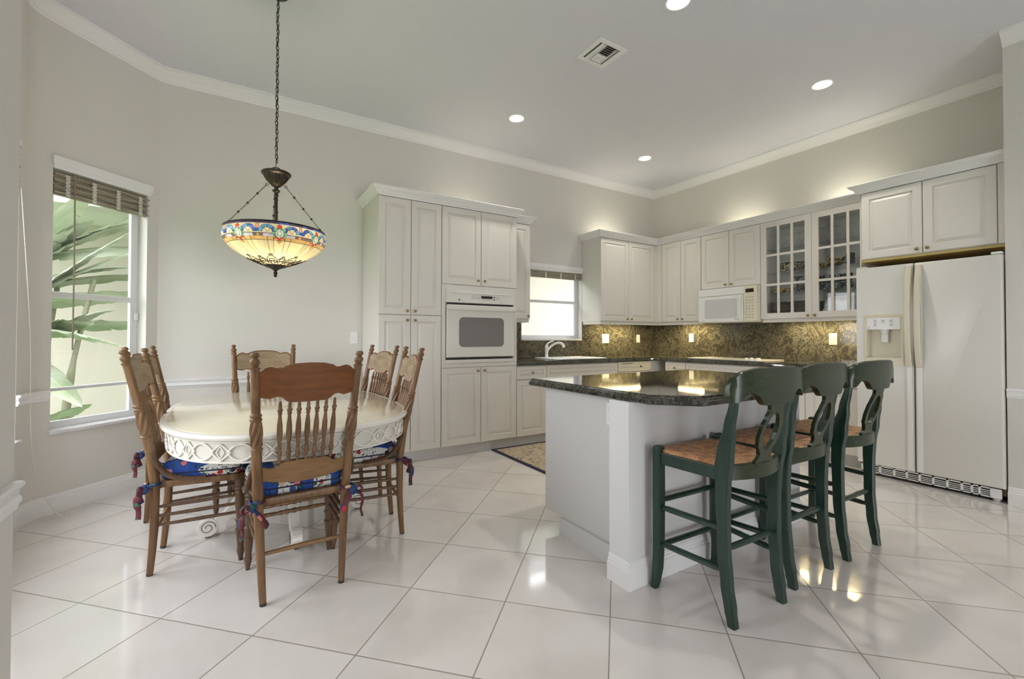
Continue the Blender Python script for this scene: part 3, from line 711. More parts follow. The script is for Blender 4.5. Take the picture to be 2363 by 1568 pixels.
mb = MB(); mb.box(dx0, dx1, .055, .060, dz0, dz1); mb.box(dx0+.0, dx0+.004, 0, .055, dz0, dz1); mb.box(dx1-.004, dx1, 0, .055, dz0, dz1); mb.box(dx0, dx1, 0, .055, dz0, dz0+.004); mb.build('dispenser_recess', 'almond', fd)
MB().lathe([(.030, dz1), (.030, dz1-.022), (.022, dz1-.034), (.02, dz1-.04)], (.19, .025, 0), seg=20).build('ice_chute', 'white', fd, smooth=40)
MB().box(.165, .215, .018, .030, dz1-.11, dz1-.035).build('paddle', 'white', fd, bevel=.006)
mb = MB()
for i in range(3): mb.lathe([(.012, 0), (.012, -.002), (.001, -.0025)], (.135+.055*i, -.010, 1.318), 'y', 14)
for i in (0, 2): mb.lathe([(.010, 0), (.010, -.002), (.001, -.0025)], (.135+.055*i, -.010, 1.283), 'y', 14)
for i in range(3): mb.box(.122+.055*i, .148+.055*i, -.0115, -.0100, 1.298, 1.301)
mb.lathe([(.007, 0), (.007, -.002), (.001, -.0025)], (.092, -.010, 1.262), 'y', 14)
mb.build('dispenser_buttons', 'toe', fd)
def handle(parent, xc, side):
    # tall bar: almond upper part bowed outwards, white lower strip
    mb = MB(); rs = []
    for k in range(25):
        z = .945+(1.760-.945)*k/24; b_ = -.008-.048*max(0, sin(pi*min(1, max(0, (z-.93)/.80))))**.6
        rs.append([(xc-.020, b_+.006, z), (xc-.020, b_-.006, z), (xc-.012, b_-.012, z), (xc+.012, b_-.012, z), (xc+.020, b_-.006, z), (xc+.020, b_+.006, z)])
    mb.rings(rs); h = mb.build('handle', 'almond', parent, smooth=35)
    MB().box(xc-.018, xc+.018, -.013, .002, .106, .944).build('handle_strip', 'white', h, bevel=.005)
    MB().box(xc-.018, xc+.018, -.010, .002, .944, 1.765).build('handle_recess', 'white', h, bevel=.003)
handle(fd, SPL-.028, -1); handle(rd, SPL+.034, 1)
g = MB(); g.box(.02, w-.02, .012, .030, .022, .030); g.box(.02, w-.02, .012, .030, .083, .092)
for x in [.02, .10, .145]+[.16+.081*i for i in range(1, 7)]+[.70, .74, .80]: g.box(x, x+.012, .012, .030, .022, .092)
for i in range(3): g.box(.02, w-.07, .014, .026, .0385+.0135*i, .0435+.0135*i)
g.box(w-.075, w-.02, .010, .030, .022, .092)
g.build('toe_grille', 'white', fg)
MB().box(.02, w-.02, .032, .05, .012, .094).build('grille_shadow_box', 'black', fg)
for x in (.05, w-.05): MB().lathe([(.020, 0), (.024, .006), (.024, .016), (.02, .02)], (x, .05, 0), seg=14).build('foot', 'white' if x > .4 else 'black', fg)
mb = MB(); mb.box(w-.06, w-.002, .005, .07, 1.781, 1.800); mb.build('hinge_cover', 'white', fg, bevel=.008, seg=3)
MB().box(.002, .07, .005, .07, 1.781, 1.792).build('hinge_cover', 'almond', fg, bevel=.004)

# ------------------------------------------------------------------ island
isl = thing('kitchen_island', 'white kitchen island with raised knee wall and baseboard, stools along its front', 'island', (1.575, 1.495, 0))
IX1 = 1.56
MB().box(0, .17, 0, .127, 0, .869).build('corner_column', 'island', isl)
MB().box(.1705, IX1, .0, .127, 0, .869).build('knee_wall', 'island', isl)
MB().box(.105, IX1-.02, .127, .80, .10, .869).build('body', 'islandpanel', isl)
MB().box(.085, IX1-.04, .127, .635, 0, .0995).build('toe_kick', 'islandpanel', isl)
mb = MB(); mb.sweep([(IX1, .127), (IX1, 0), (0, 0), (0, .127)][::-1], basep, -1); mb.build('baseboard', 'trim', isl)
ol = MB(); ol.box(.0985, .1045, .178, .250, .715, .832); ol.build('outlet_plate', 'white', isl, bevel=.002)
mb = MB()
for z in (.750, .797): mb.box(.0970, .0990, .196, .232, z-.014, z+.014)
mb.build('outlet_sockets', 'almond', isl)
it = slab('countertop', [(1.60, 1.40), (1.765, 1.235), (3.19, 1.235), (3.19, 2.365), (1.60, 2.365)], None, 'granite')
tag(it, 'dark polished granite top of the island with one clipped corner', 'countertop')

# ------------------------------------------------------------------ outlets, switch
def plate(name, label, loc, rz, w=.072, h=.117, kind='outlet', mat='white'):
    r = thing(name, label, kind, loc, rz)
    MB().box(-w/2, w/2, -.006, 0, -h/2, h/2).build('cover_plate', mat, r, bevel=.002)
    mb = MB()
    n_ = max(1, round(w/.07))
    for i in range(n_):
        x = (i-(n_-1)/2)*.05
        if kind == 'switch': mb.box(x-.016, x+.016, -.010, -.006, -.033, .033)
        else:
            for z in (-.02, .02): mb.rings([rrect(x-.014, x+.014, z-.014, z+.014, .008, -.006), rrect(x-.014, x+.014, z-.014, z+.014, .008, -.0085)])
    mb.build('switch_rocker' if kind == 'switch' else 'socket', mat, r)
    return r
plate('light_switch', 'white rocker light switch on the wall left of the pantry', (1.010, YA-.0005, 1.164), 0, .076, .117, 'switch')
plate('light_switch', 'wide white double switch plate on the backsplash right of the sink window', (4.374, YA-.0205, 1.155), 0, .125, .125, 'switch')
plate('wall_outlet', 'narrow white outlet plate on the backsplash near the inner corner', (5.02, YA-.0205, 1.155), 0)
plate('wall_outlet', 'white outlet plate on the backsplash left of the cooktop', (XB-.0205, 3.936, 1.170), RB)
plate('wall_outlet', 'cream outlet plate on the backsplash beside the refrigerator', (XB-.0205, 2.222, 1.161), RB, .075, .122, mat='almond')

# ------------------------------------------------------------------ rug
rg = thing('kitchen_rug', 'beige and navy oriental rug with dark border on the kitchen floor', 'rug', (2.275, 2.86, 0))
MB().box(.035, 2.3, .035, 1.165, .0005, .009).build('pile', 'rug', rg)
mb = MB(); mb.box(0, 2.335, 0, .035, .0005, .011); mb.box(0, 2.335, 1.165, 1.20, .0005, .011); mb.box(0, .035, .035, 1.165, .0005, .011); mb.box(2.3, 2.335, .035, 1.165, .0005, .011)
mb.build('border', 'rugedge', rg, bevel=.003)

# ------------------------------------------------------------------ dining table
TX, TY, TR = .300, 3.170, radians(1.5)
tb = thing('dining_table', 'white oval pedestal dining table with cream top and fretwork apron', 'table', (TX, TY, 0), TR)
TA_, TBB = .640, .915
def oval(a, b2, n=128, e=2.8):
    out = []
    for i in range(n):
        t_ = 2*pi*i/n; c_, s_ = cos(t_), sin(t_)
        out.append((a*abs(c_)**(2/e)*(1 if c_ >= 0 else -1), b2*abs(s_)**(2/e)*(1 if s_ >= 0 else -1)))
    return out
def resample(pts, n):
    P = pts+[pts[0]]; L = [0]
    for a, b2 in zip(P, P[1:]): L.append(L[-1]+math.dist(a, b2))
    out = []; j = 0
    for i in range(n):
        d = L[-1]*i/n
        while L[j+1] < d: j += 1
        t_ = (d-L[j])/(L[j+1]-L[j]); out.append((P[j][0]+(P[j+1][0]-P[j][0])*t_, P[j][1]+(P[j+1][1]-P[j][1])*t_))
    return out, L[-1]
def inset_ring(a, b2, z): return [(x, y, z) for x, y in oval(a, b2)]
MB().rings([inset_ring(TA_-.03-k, TBB-.03-k, z) for k, z in ((.002, .725), (0, .7415), (.003, .743))]).build('tabletop', 'tabletop', tb, smooth=30)
rimp = [(.030, .7395), (.027, .7395), (.026, .7415), (.012, .7415), (.004, .738), (0, .731), (0, .727), (.004, .719), (.014, .712), (.03, .710)]
MB().rings([inset_ring(TA_-k, TBB-k, z) for k, z in rimp], cap0=False, cap1=False).build('table_rim', 'tablew', tb, smooth=40)
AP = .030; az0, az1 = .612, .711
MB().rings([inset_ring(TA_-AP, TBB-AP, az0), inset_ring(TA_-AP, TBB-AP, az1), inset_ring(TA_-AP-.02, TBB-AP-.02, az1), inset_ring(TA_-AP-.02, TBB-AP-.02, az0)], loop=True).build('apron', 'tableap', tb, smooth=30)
pts, LL = resample(oval(TA_-AP+.001, TBB-AP+.001, 400), 1200)
def aprw(s_, z, off=0):
    s_ = (s_ % LL)/LL*1200; i = int(s_) % 1200; f_ = s_-int(s_); a, b2 = pts[i], pts[(i+1) % 1200]
    x, y = a[0]+(b2[0]-a[0])*f_, a[1]+(b2[1]-a[1])*f_; dx, dy = b2[0]-a[0], b2[1]-a[1]; l = math.hypot(dx, dy)
    return (x+dy/l*off, y-dx/l*off, z)
mb = MB(); NC = 28; cw = LL/NC; zm = (az0+az1)/2+.0; hh = .037
for i in range(NC):
    s0 = i*cw
    for sg in (1, -1):
        mb.tube([aprw(s0+cw*(.02+.64*t_/10), zm+sg*hh*sin(pi*t_/10)**.8, .004) for t_ in range(11)], .0046, 6)
        mb.tube([aprw(s0+cw*(.60+.25*t_/3)-.0*cw, zm+sg*hh*(t_/3), .004) for t_ in range(4)], .0046, 6)
        mb.tube([aprw(s0+cw*(.85+.25*t_/3), zm+sg*hh*(1-t_/3), .004) for t_ in range(4)], .0046, 6)
        mb.tube([aprw(s0+cw*(.74+.10*t_/2), zm+sg*hh*.75*(t_/2), .003) for t_ in range(3)], .0032, 5)
        mb.tube([aprw(s0+cw*(.84+.10*t_/2), zm+sg*hh*.75*(1-t_/2), .003) for t_ in range(3)], .0032, 5)
mb.build('fretwork', 'tablew', tb, smooth=50)
mb = MB()
for z in (az0+.004, az1-.006): mb.tube([aprw(LL*i/160, z, .002) for i in range(160)], .005, 6, closed=True)
mb.build('apron_bead', 'tablew', tb, smooth=50)
MB().box(-.26, .26, -.50, .50, .680, .710).build('support_frame', 'tablew', tb)
MB().lathe([(.19, .680), (.19, .655), (.155, .64), (.15, .50), (.165, .47), (.12, .44), (.10, .38), (.125, .32), (.13, .24), (.11, .19), (.08, .17), (.05, .165)], seg=36).build('pedestal', 'tablew', tb, smooth=35)
for k in range(4):
    T = Matrix.Rotation(radians(90*k)-TR, 4, 'Z')
    mb = MB(); mb.T = T
    cl = [(.07, .32, .075), (.14, .318, .072), (.20, .285, .066), (.25, .225, .060), (.29, .160, .056), (.335, .105, .055), (.385, .078, .055), (.43, .068, .050)]
    P = [Vector((a, 0, b2)) for a, b2, _ in cl]; rs = []
    for i, p in enumerate(P):
        t_ = (P[min(i+1, len(P)-1)]-P[max(i-1, 0)]).normalized(); nn = Vector((-t_.z, 0, t_.x)); h_ = cl[i][2]/2
        a = p+nn*h_; b2 = p-nn*h_
        rs.append([(a.x, -.028, a.z), (a.x, .028, a.z), (b2.x, .028, b2.z), (b2.x, -.028, b2.z)])
    mb.rings(rs); mb.lathe([(.050, -.031), (.054, -.027), (.054, .027), (.050, .031)], (.425, 0, .062), 'y', 24)
    lg = mb.build('leg', 'tablew', tb, bevel=.006)
    mb = MB(); mb.T = T
    for sy in (-1, 1): mb.tube([(.425+(.010+.030*q/40)*cos(q/40*9.5), sy*.0315, .062+(.010+.030*q/40)*sin(q/40*9.5)) for q in range(41)], .0022, 5)
    mb.build('scroll_groove', 'dark', lg)
    mb = MB(); mb.T = T; mb.lathe([(.014, 0), (.014, .012)], (.425, 0, 0), seg=12); mb.build('foot_pad', 'rubber', lg)

# ------------------------------------------------------------------ pressed-back chairs
PY = [(0, 0), (.12, .010), (.25, .018), (.46, .020), (.62, .0), (.80, -.035), (1.0, -.080), (1.11, -.105)]
PX = [(0, .165), (.46, .186), (1.11, .215)]
def post(sx): return lambda z: Vector((sx*lin(PX, z), lin(PY, z), z))
def turned(mb, pf, tab, seg=20, rope=None, dz=.008):
    """tab: (z, r) profile along the path pf(z); rope=(z0,z1) gives spiral flutes"""
    zs = []
    for (a, _), (b2, _) in zip(tab, tab[1:]):
        n_ = max(1, int(abs(b2-a)/dz))
        zs += [a+(b2-a)*i/n_ for i in range(n_)]
    zs.append(tab[-1][0]); rs = []
    for z in zs:
        c = pf(z); r = lin(tab, z); ring = []
        for i in range(seg):
            a = 2*pi*i/seg; rr_ = r
            if rope and rope[0] < z < rope[1]: rr_ = r*(1.02+.17*cos(6*a-(z-rope[0])*85))
            ring.append((c.x+rr_*cos(a), c.y+rr_*sin(a), c.z))
        rs.append(ring)
    mb.rings(rs)
posttab = [(0, .013), (.02, .0145), (.25, .0185), (.46, .021), (.66, .021), (.682, .021), (.684, .024), (.690, .024), (.694, .020), (.700, .021), (.75, .0225), (.812, .021), (.815, .024), (.822, .025), (.828, .020), (.834, .024), (.840, .024), (.846, .0185), (1.035, .017), (1.040, .021), (1.046, .021), (1.048, .014), (1.052, .014), (1.066, .021), (1.076, .019), (1.084, .011), (1.088, .011), (1.092, .017), (1.100, .0175), (1.108, .013), (1.110, .003)]
frontleg = [(0, .009), (.02, .012), (.05, .018), (.075, .015), (.12, .019), (.155, .021), (.16, .024), (.166, .024), (.170, .018), (.205, .020), (.21, .024), (.216, .024), (.222, .017), (.28, .021), (.36, .022), (.365, .018), (.372, .024), (.38, .024), (.386, .018), (.40, .021), (.44, .021)]
def spindle_tab(z0, z1):
    L = z1-z0; T = [(0, .005), (.03, .007), (.06, .007), (.10, .0075), (.12, .011), (.14, .008), (.16, .0115), (.19, .0115), (.21, .008), (.24, .009), (.30, .007), (.48, .0125), (.62, .0115), (.78, .0065), (.80, .0105), (.82, .0075), (.84, .011), (.87, .011), (.89, .007), (.93, .008), (1, .005)]
    return [(z0+L*a, r) for a, r in T]
def crest_top(u):
    u = abs(u); return lin([(0, 1.063), (.3, 1.060), (.5, 1.050), (.56, 1.040), (.62, 1.040), (.78, 1.048), (.88, 1.042), (1, 1.022)], u)
def crest_bot(u):
    u = abs(u); return lin([(0, .886), (.40, .888), (.48, .895), (.56, .912), (.66, .915), (.80, .905), (1, .915)], u)
def low_top(u):
    u = abs(u); return lin([(0, .622), (.5, .620), (.58, .612), (.66, .598), (.8, .594), (1, .604)], u)
def low_bot(u):
    u = abs(u); return .518+.022*abs(u)**2
def board(mb, top, bot, bow, th, nu=48):
    rs = []
    for i in range(nu+1):
        u = -1+2*i/nu; zt, zb = top(u), bot(u); ring = []
        for z, o_ in ((zb+.003, -th/2+.002), (zb, 0), (zb+.003, th/2-.002), (zt-.003, th/2-.002), (zt, 0), (zt-.003, -th/2+.002)):
            hw = lin(PX, z)-.014; yb = -bow*(1-u*u)+lin(PY, z)
            ring.append((u*hw, yb+o_, z))
        # side order
        rs.append(ring)
    mb.rings(rs)
def seat_outline(wb, wf, y0, y1, r, n=6):
    P = []
    for (x, y, a0_) in ((wf-r, y1-r, 0), (-wf+r, y1-r, 90), (-wb+r*.6, y0+r*.6, 180), (wb-r*.6, y0+r*.6, 270)):
        rr_ = r if y > .2 else r*.6
        for i in range(n+1):
            a = radians(a0_+90*i/n); P.append((x+rr_*cos(a), y+rr_*sin(a)))
    return P
def make_chair():
    r = thing('dining_chair', 'x', 'chair')
    for sx in (-1, 1):
        mb = MB(); turned(mb, post(sx), posttab, 40, rope=(.700, .812), dz=.004); p_ = mb.build('back_post', 'oak_post', r, smooth=50)
        MB().lathe([(.0135, 0), (.0145, .012)], (sx*.165, 0, 0), seg=12).build('rubber_tip', 'rubber', p_)
    for sx in (-1, 1):
        mb = MB(); turned(mb, lambda z: Vector((sx*(.186+.008*(1-z/.44)), .375+.01*(1-z/.44), z)), frontleg); l_ = mb.build('front_leg', 'oak_dark', r, smooth=50)
        MB().lathe([(.0095, 0), (.0105, .010)], (sx*.194, .385, 0), seg=12).build('rubber_tip', 'rubber', l_)
    mb = MB(); board(mb, crest_top, crest_bot, .022, .017); cr = mb.build('crest_rail', 'oak_crest', r, smooth=45)
    mb = MB()
    for a_, b_, q in ((.115, .050, .004), (.085, .034, .003)):
        mb.tube([(a_*cos(2*pi*i/40), lin(PY, .975)-.022*(1-(a_*cos(2*pi*i/40)/.19)**2)+.009-.07*.0*sin(2*pi*i/40) - (b_*sin(2*pi*i/40))*.21, .972+b_*sin(2*pi*i/40)) for i in range(40)], q, 6, closed=True)
    mb.build('pressed_oval', 'oak_front', cr, smooth=50)
    mb = MB()
    rs = []
    for i in range(33):
        u = -1+2*i/32; zt, zb = crest_top(u)-.008, crest_bot(u)+.008; 
        hwt, hwb = lin(PX, zt)-.02, lin(PX, zb)-.02
        yt, yb = lin(PY, zt)-.022*(1-u*u)+.0092, lin(PY, zb)-.022*(1-u*u)+.0092
        rs.append([(u*hwt, yt, zt), (u*hwb, yb, zb), (u*hwb, yb-.004, zb), (u*hwt, yt-.004, zt)])
    mb.rings(rs); mb.build('pressed_face', 'oak_front', cr, smooth=45)
    mb = MB(); board(mb, low_top, low_bot, .022, .016); mb.build('lower_rail', 'oak_crest2', r, smooth=45)
    for i in range(7):
        x0 = -.108+.036*i
        def pf(z, x0=x0): u = x0/.19; return Vector((x0*(1+.05*(z-.62)/.27), lin(PY, z)-.022*(1-u*u), z))
        mb = MB(); turned(mb, pf, spindle_tab(.612, .895), seg=10, dz=.006); mb.build('spindle', 'oak_post', r, smooth=50)
    mb = MB(); so = seat_outline(.185, .215, .012, .415, .06)
    rs = [[(x*k, (y-.21)*k+.21, z) for x, y in so] for k, z in ((.985, .428), (1, .434), (1, .452), (.985, .458))]
    mb.rings(rs); mb.build('seat', 'oak_post', r, smooth=40)
    for sx in (-1, 1):
        for z in (.335, .290, .245):
            mb = MB(); mb.tube([(sx*(lin(PX, z)), lin(PY, z), z), (sx*.186, .2, z+.004), (sx*.190, .378, z+.008)], [.007, .0095, .007], 8); mb.build('side_stretcher', 'oak_dark', r, smooth=50)
        mb = MB(); mb.tube(smoothpts([(sx*.196, .0, .625), (sx*.215, .03, .56), (sx*.222, .075, .50), (sx*.224, .14, .472), (sx*.222, .23, .463)]), [.015]*20+[.013]*5, 8, flat=.7); mb.build('hip_brace', 'oak_dark', r, smooth=50)
    for z in (.300, .255):
        mb = MB(); L_ = .19
        turned_x = [(-L_, .006), (-.12, .011), (-.06, .009), (-.045, .013), (-.035, .009), (-.02, .014), (0, .010), (.02, .014), (.035, .009), (.045, .013), (.06, .009), (.12, .011), (L_, .006)]
        mb.lathe([(rr_, xx) for xx, rr_ in turned_x], (0, .380, z), 'x', 10); mb.build('front_stretcher', 'oak_post', r, smooth=50)
    mb = MB(); mb.tube([(-.172, .018, .215), (0, .018, .217), (.172, .018, .215)], [.008, .011, .008], 8); mb.build('rear_stretcher', 'oak_crest2', r, smooth=50)
    return r
M['oak_crest2'] = wood('honey_oak', (.18, .09, .032), (.29, .16, .064), st=(2, 12, 12), rough=.38)
def make_cushion():
    r = thing('chair_cushion', 'x', 'cushion', group='floral chair cushions')
    so = seat_outline(.178, .212, .035, .415, .075, 8)
    rs = []
    for k, z in ((.80, .4586), (.95, .459), (.985, .468), (1.01, .490), (1.0, .512), (.96, .530), (.87, .544), (.66, .554), (.36, .558), (.08, .5585)):
        rs.append([(x*k, (y-.22)*k+.22, z) for x, y in so])
    mb = MB(); mb.rings(rs); mb.build('cushion_pad', 'floral', r, smooth=60)
    mb = MB(); mb.tube([(x*1.0, (y-.22)*1.0+.22, .490) for x, y in so], .0045, 6, closed=True); mb.build('piping', 'rugedge', r, smooth=60)
    for sx in (-1, 1):
        mb = MB(); x = sx*.192
        mb.tube([(x+.027*cos(a_), .012+.027*sin(a_), .452+.003*sin(3*a_)) for a_ in [2*pi*i/16 for i in range(16)]], .008, 6, closed=True)
        mb.lathe([(.006, -.024), (.019, -.012), (.021, 0), (.018, .013), (.006, .022)], (x+sx*.022, -.016, .438), 'z', 10)
        mb.tube(smoothpts([(x+sx*.02, -.02, .438), (x+sx*.050, -.035, .42), (x+sx*.062, -.035, .385), (x+sx*.055, -.03, .345), (x+sx*.062, -.03, .310)]), [.010]*8+[.016]*8+[.012]*8+[.015], 7, flat=.45)
        mb.tube(smoothpts([(x+sx*.018, -.022, .436), (x-sx*.006, -.040, .41), (x-sx*.026, -.045, .38), (x-sx*.036, -.042, .355)]), [.009]*5+[.015]*8+[.018]*6, 7, flat=.4)
        mb.tube(smoothpts([(x+sx*.02, -.02, .44), (x+sx*.045, -.03, .455), (x+sx*.060, -.03, .44), (x+sx*.05, -.03, .42), (x+sx*.02, -.02, .435)]), .009, 7, flat=.6)
        mb.build('tie', 'floral_tie', r, smooth=60)
    return r
ch0 = make_chair(); cu0 = make_cushion()
chairs = [ # (x, y of rear foot centre, heading of the front), label
    (.279, 2.248, 90+3, 'carved oak dining chair nearest the viewer, its back to us', True),
    (-.338, 2.972, 0-3, 'oak dining chair at the left side of the table, blue tie hanging from its post', True),
    (.878, 2.788, 180-6, 'oak dining chair at the right side of the table, floral cushion in view', True),
    (.905, 3.515, 180+10, 'oak dining chair by the pantry doors, behind the right-hand chair', True),
    (.205, 4.055, -90, 'oak dining chair at the far head of the table, against the back wall', False),
    (-.435, 3.775, 0-11, 'oak dining chair in the corner by the bay window, behind the left-hand chair', True),
]
first = True
for x, y, h, lab, cush in chairs:
    clab = {'carved oak dining chair nearest the viewer, its back to us': 'floral seat cushion on the nearest chair, bow hanging from its left post', 'oak dining chair at the left side of the table, blue tie hanging from its post': 'blue and white floral cushion on the chair at the table\'s left side', 'oak dining chair at the right side of the table, floral cushion in view': 'blue and white floral cushion on the chair at the table\'s right side', 'oak dining chair by the pantry doors, behind the right-hand chair': 'floral cushion on the rear right chair by the pantry, mostly hidden by the table'}.get(lab, 'floral cushion on the corner chair by the bay window, mostly hidden')
    c = ch0 if first else copy_tree(ch0)
    c.location = (x, y, 0); c.rotation_euler = (0, 0, radians(h-90)); c['label'] = lab; c['group'] = 'oak dining chairs'
    if cush:
        q = cu0 if first else copy_tree(cu0)
        q.location = (x, y, 0); q.rotation_euler = (0, 0, radians(h-90)); q['label'] = clab
    first = False

# ------------------------------------------------------------------ bar stools
def make_stool():
    r = thing('bar_stool', 'x', 'stool', group='green bar stools')
    yz = [(0, 0), (.06, .010), (.16, .024), (.30, .034), (.50, .036), (.62, .032), (.70, .022), (.80, .002), (.92, -.020), (1.0, -.032)]
    wd = [(0, .034), (.10, .044), (.40, .048), (.58, .056), (.655, .070), (.72, .062), (.82, .040), (.92, .030), (1.0, .028)]
    for sx in (-1, 1):
        rs = []
        for k in range(41):
            z = 1.0*k/40; y = interp(yz, z); w_ = interp(wd, z)/2; x = sx*(.176+.020*z); t_ = .0175 if z < .7 else .0175-.005*(z-.7)/.3
            bv = .004
            rs.append([(x-t_+bv, y-w_, z), (x+t_-bv, y-w_, z), (x+t_, y-w_+bv, z), (x+t_, y+w_-bv, z), (x+t_-bv, y+w_, z), (x-t_+bv, y+w_, z), (x-t_, y+w_-bv, z), (x-t_, y-w_+bv, z)])
        MB().rings(rs).build('rear_leg', 'green', r, smooth=40)
    for sx in (-1, 1):
        rs = []
        for z, x, y, h_ in ((0, .222, .366, .015), (.03, .220, .360, .017), (.10, .217, .351, .020), (.22, .215, .347, .0215), (.45, .215, .346, .0225), (.655, .215, .346, .022), (.664, .215, .346, .019), (.668, .215, .346, .012)):
            x *= sx; b_ = h_*.75
            rs.append([(x-b_, y-h_, z), (x+b_, y-h_, z), (x+h_, y-b_, z), (x+h_, y+b_, z), (x+b_, y+h_, z), (x-b_, y+h_, z), (x-h_, y+b_, z), (x-h_, y-b_, z)])
        MB().rings(rs).build('front_leg', 'green', r, smooth=40)
    # seat rails
    for sx in (-1, 1):
        a = Vector((sx*.190, .05)); b2 = Vector((sx*.215, .33)); mb = MB()
        mb.rings([[(p.x-.012, p.y, .585), (p.x+.012, p.y, .585), (p.x+.012, p.y, .640), (p.x-.012, p.y, .640)] for p in (a, b2)]); mb.build('seat_rail', 'green', r, bevel=.003)
    mb = MB(); mb.box(-.205, .205, .345, .368, .590, .635); mb.build('seat_rail', 'green', r, bevel=.003)
    mb = MB(); rs = []
    for k in range(17):
        u = -1+2*k/16; x = u*.178; y = .022-.042*(1-u*u)
        rs.append([(x, y-.013, .590), (x, y+.013, .590), (x, y+.013, .652), (x, y-.013, .652)])
    mb.rings(rs); mb.build('rear_seat_rail', 'greencrest', r, smooth=40, bevel=.003)
    # rush seat
    P = [(-.172, .015), (-.09, -.004), (0, -.010), (.09, -.004), (.172, .015), (.190, .06), (.214, .33), (.200, .372), (-.200, .372), (-.214, .33), (-.190, .06)]
    rs = [[(x*k, (y-.19)*k+.19, z) for x, y in P] for k, z in ((.95, .612), (1.0, .625), (1.0, .645), (.96, .654), (.80, .656), (.45, .652), (.05, .648))]
    MB().rings(rs).build('rush_seat', 'rush', r, smooth=50)
    # crest
    mb = MB(); rs = []; NU = 56
    def yb(u): return -.030-.052*(1-u*u)
    for k in range(NU+1):
        u = -1+2*k/NU; au = abs(u); x = .258*sin(u*pi/2*.92)/sin(pi/2*.92)
        zt = lin([(0, 1.058), (.4, 1.055), (.66, 1.042), (.82, 1.020), (.92, .996), (.97, .976), (1, .952)], au)
        zb = lin([(0, .900), (.26, .902), (.30, .912), (.36, .940), (.46, .955), (.58, .950), (.68, .928), (.76, .918), (.9, .918), (.97, .926), (1, .940)], au)
        y = yb(u); t_ = .013
        rs.append([(x, y-t_, zb+.002), (x, y+t_, zb+.002), (x, y+t_+.001, (zt+zb)/2), (x, y+t_-.002, zt-.003), (x, y, zt), (x, y-t_+.002, zt-.003), (x, y-t_-.001, (zt+zb)/2)])
    mb.rings(rs); mb.build('crest_rail', 'greencrest', r, smooth=50)
    # splat with an oval opening
    def ys(z): return lin([(.65, -.020), (.72, -.030), (.80, -.054), (.86, -.072), (.915, -.082)], z)
    Wo = [(.650, .062), (.660, .062), (.672, .046), (.685, .040), (.70, .046), (.73, .064), (.77, .074), (.81, .072), (.85, .058), (.88, .044), (.905, .050), (.92, .060)]
    Wi = [(.650, 0), (.703, 0), (.712, .018), (.74, .040), (.77, .050), (.80, .049), (.84, .034), (.862, .016), (.870, 0), (.92, 0)]
    mb = MB()
    for sx in (-1, 1):
        rs = []
        for k in range(55):
            z = .650+.27*k/54; o_, i_ = interp(Wo, z), lin(Wi, z); y = ys(z)
            rs.append([(sx*i_, y-.008, z), (sx*o_, y-.008, z), (sx*o_, y+.008, z), (sx*i_, y+.008, z)])
        mb.rings(rs)
    mb.build('splat', 'greencrest', r, smooth=40)
    def rung(a, b2):
        a, b2 = Vector(a), Vector(b2); MB().tube([a, a+(b2-a)*.03, a+(b2-a)*.14, a+(b2-a)*.86, a+(b2-a)*.97, b2], [.0075, .009, .0135, .0135, .009, .0075], 8).build('rung', 'green', r, smooth=30)
    for sx in (-1, 1):
        for z in (.215, .385): rung((sx*.181, .036, z), (sx*.215, .336, z))
    for z in (.195, .405): rung((-.21, .356, z), (.21, .356, z))
    rung((-.172, .036, .300), (.172, .036, .300))
    return r
st0 = make_stool()
for i, (x, y, h, lab) in enumerate(((1.908, 1.076, -1.5, 'dark green bar stool with rush seat, the nearest of the row at the island'), (2.418, 1.100, 0, 'dark green bar stool with rush seat, the one standing in the middle of the row'), (2.944, 1.086, -1, 'dark green bar stool with rush seat, the one closest to the refrigerator'))):
    s_ = st0 if i == 0 else copy_tree(st0)
    s_.location = (x, y, 0); s_.rotation_euler = (0, 0, radians(h)); s_['label'] = lab

# ------------------------------------------------------------------ ceiling: recessed lights, vent
labs = ['round recessed ceiling light above the sink side, left of the air vent', 'round recessed ceiling light nearest the far kitchen corner', 'round recessed ceiling light above the refrigerator side, at the right', 'round recessed ceiling light cut by the top edge of the photo']
for (x, y), lab in zip(((2.372, 3.736), (4.232, 3.748), (4.29, 1.845), (2.431, 1.874)), labs):
    r = thing('recessed_light', lab, 'ceiling light', (x, y, CZ), 0, 'recessed ceiling lights')
    MB().rings([[(rr_*cos(2*pi*i/40), rr_*sin(2*pi*i/40), z) for i in range(40)] for rr_, z in ((.088, -.0005), (.086, -.005), (.072, -.006), (.066, .0), (.060, .0))], cap0=False, cap1=False).build('trim_ring', 'trim', r, smooth=40)
    MB().lathe([(.0, -.002), (.066, -.002), (.066, -.001), (.0, -.001)], seg=32).build('lens', 'lampglow', r)
    lamp('ceiling_spot', 'SPOT', (x, y, CZ-.02), 27, (1, .95, .86), size=.06, spot=radians(105), blend=1.0)
for x, y in ((2.4, 0.0), (.6, -.6), (2.4, -2.0)):  # added fill spots out of view, without fixtures, to brighten the floor
    lamp('ceiling_spot', 'SPOT', (x, y, CZ-.02), 14, (1, .95, .86), size=.06, spot=radians(112), blend=1.0)
vt = thing('air_vent', 'white square ceiling air register with dark louvres', 'vent', (2.385, 2.535, CZ))
mb = MB(); a = .142; b_ = .100
mb.rings([[(-k, -k, z), (k, -k, z), (k, k, z), (-k, k, z)] for k, z in ((a, -.001), (a-.003, -.006), (b_+.012, -.009), (b_, -.004), (b_, -.001))], cap0=False, cap1=False); mb.build('frame', 'trim', vt)
MB().box(-b_, b_, -b_, b_, -.0022, -.0012).build('duct_shadow', 'black', vt)
mb = MB()
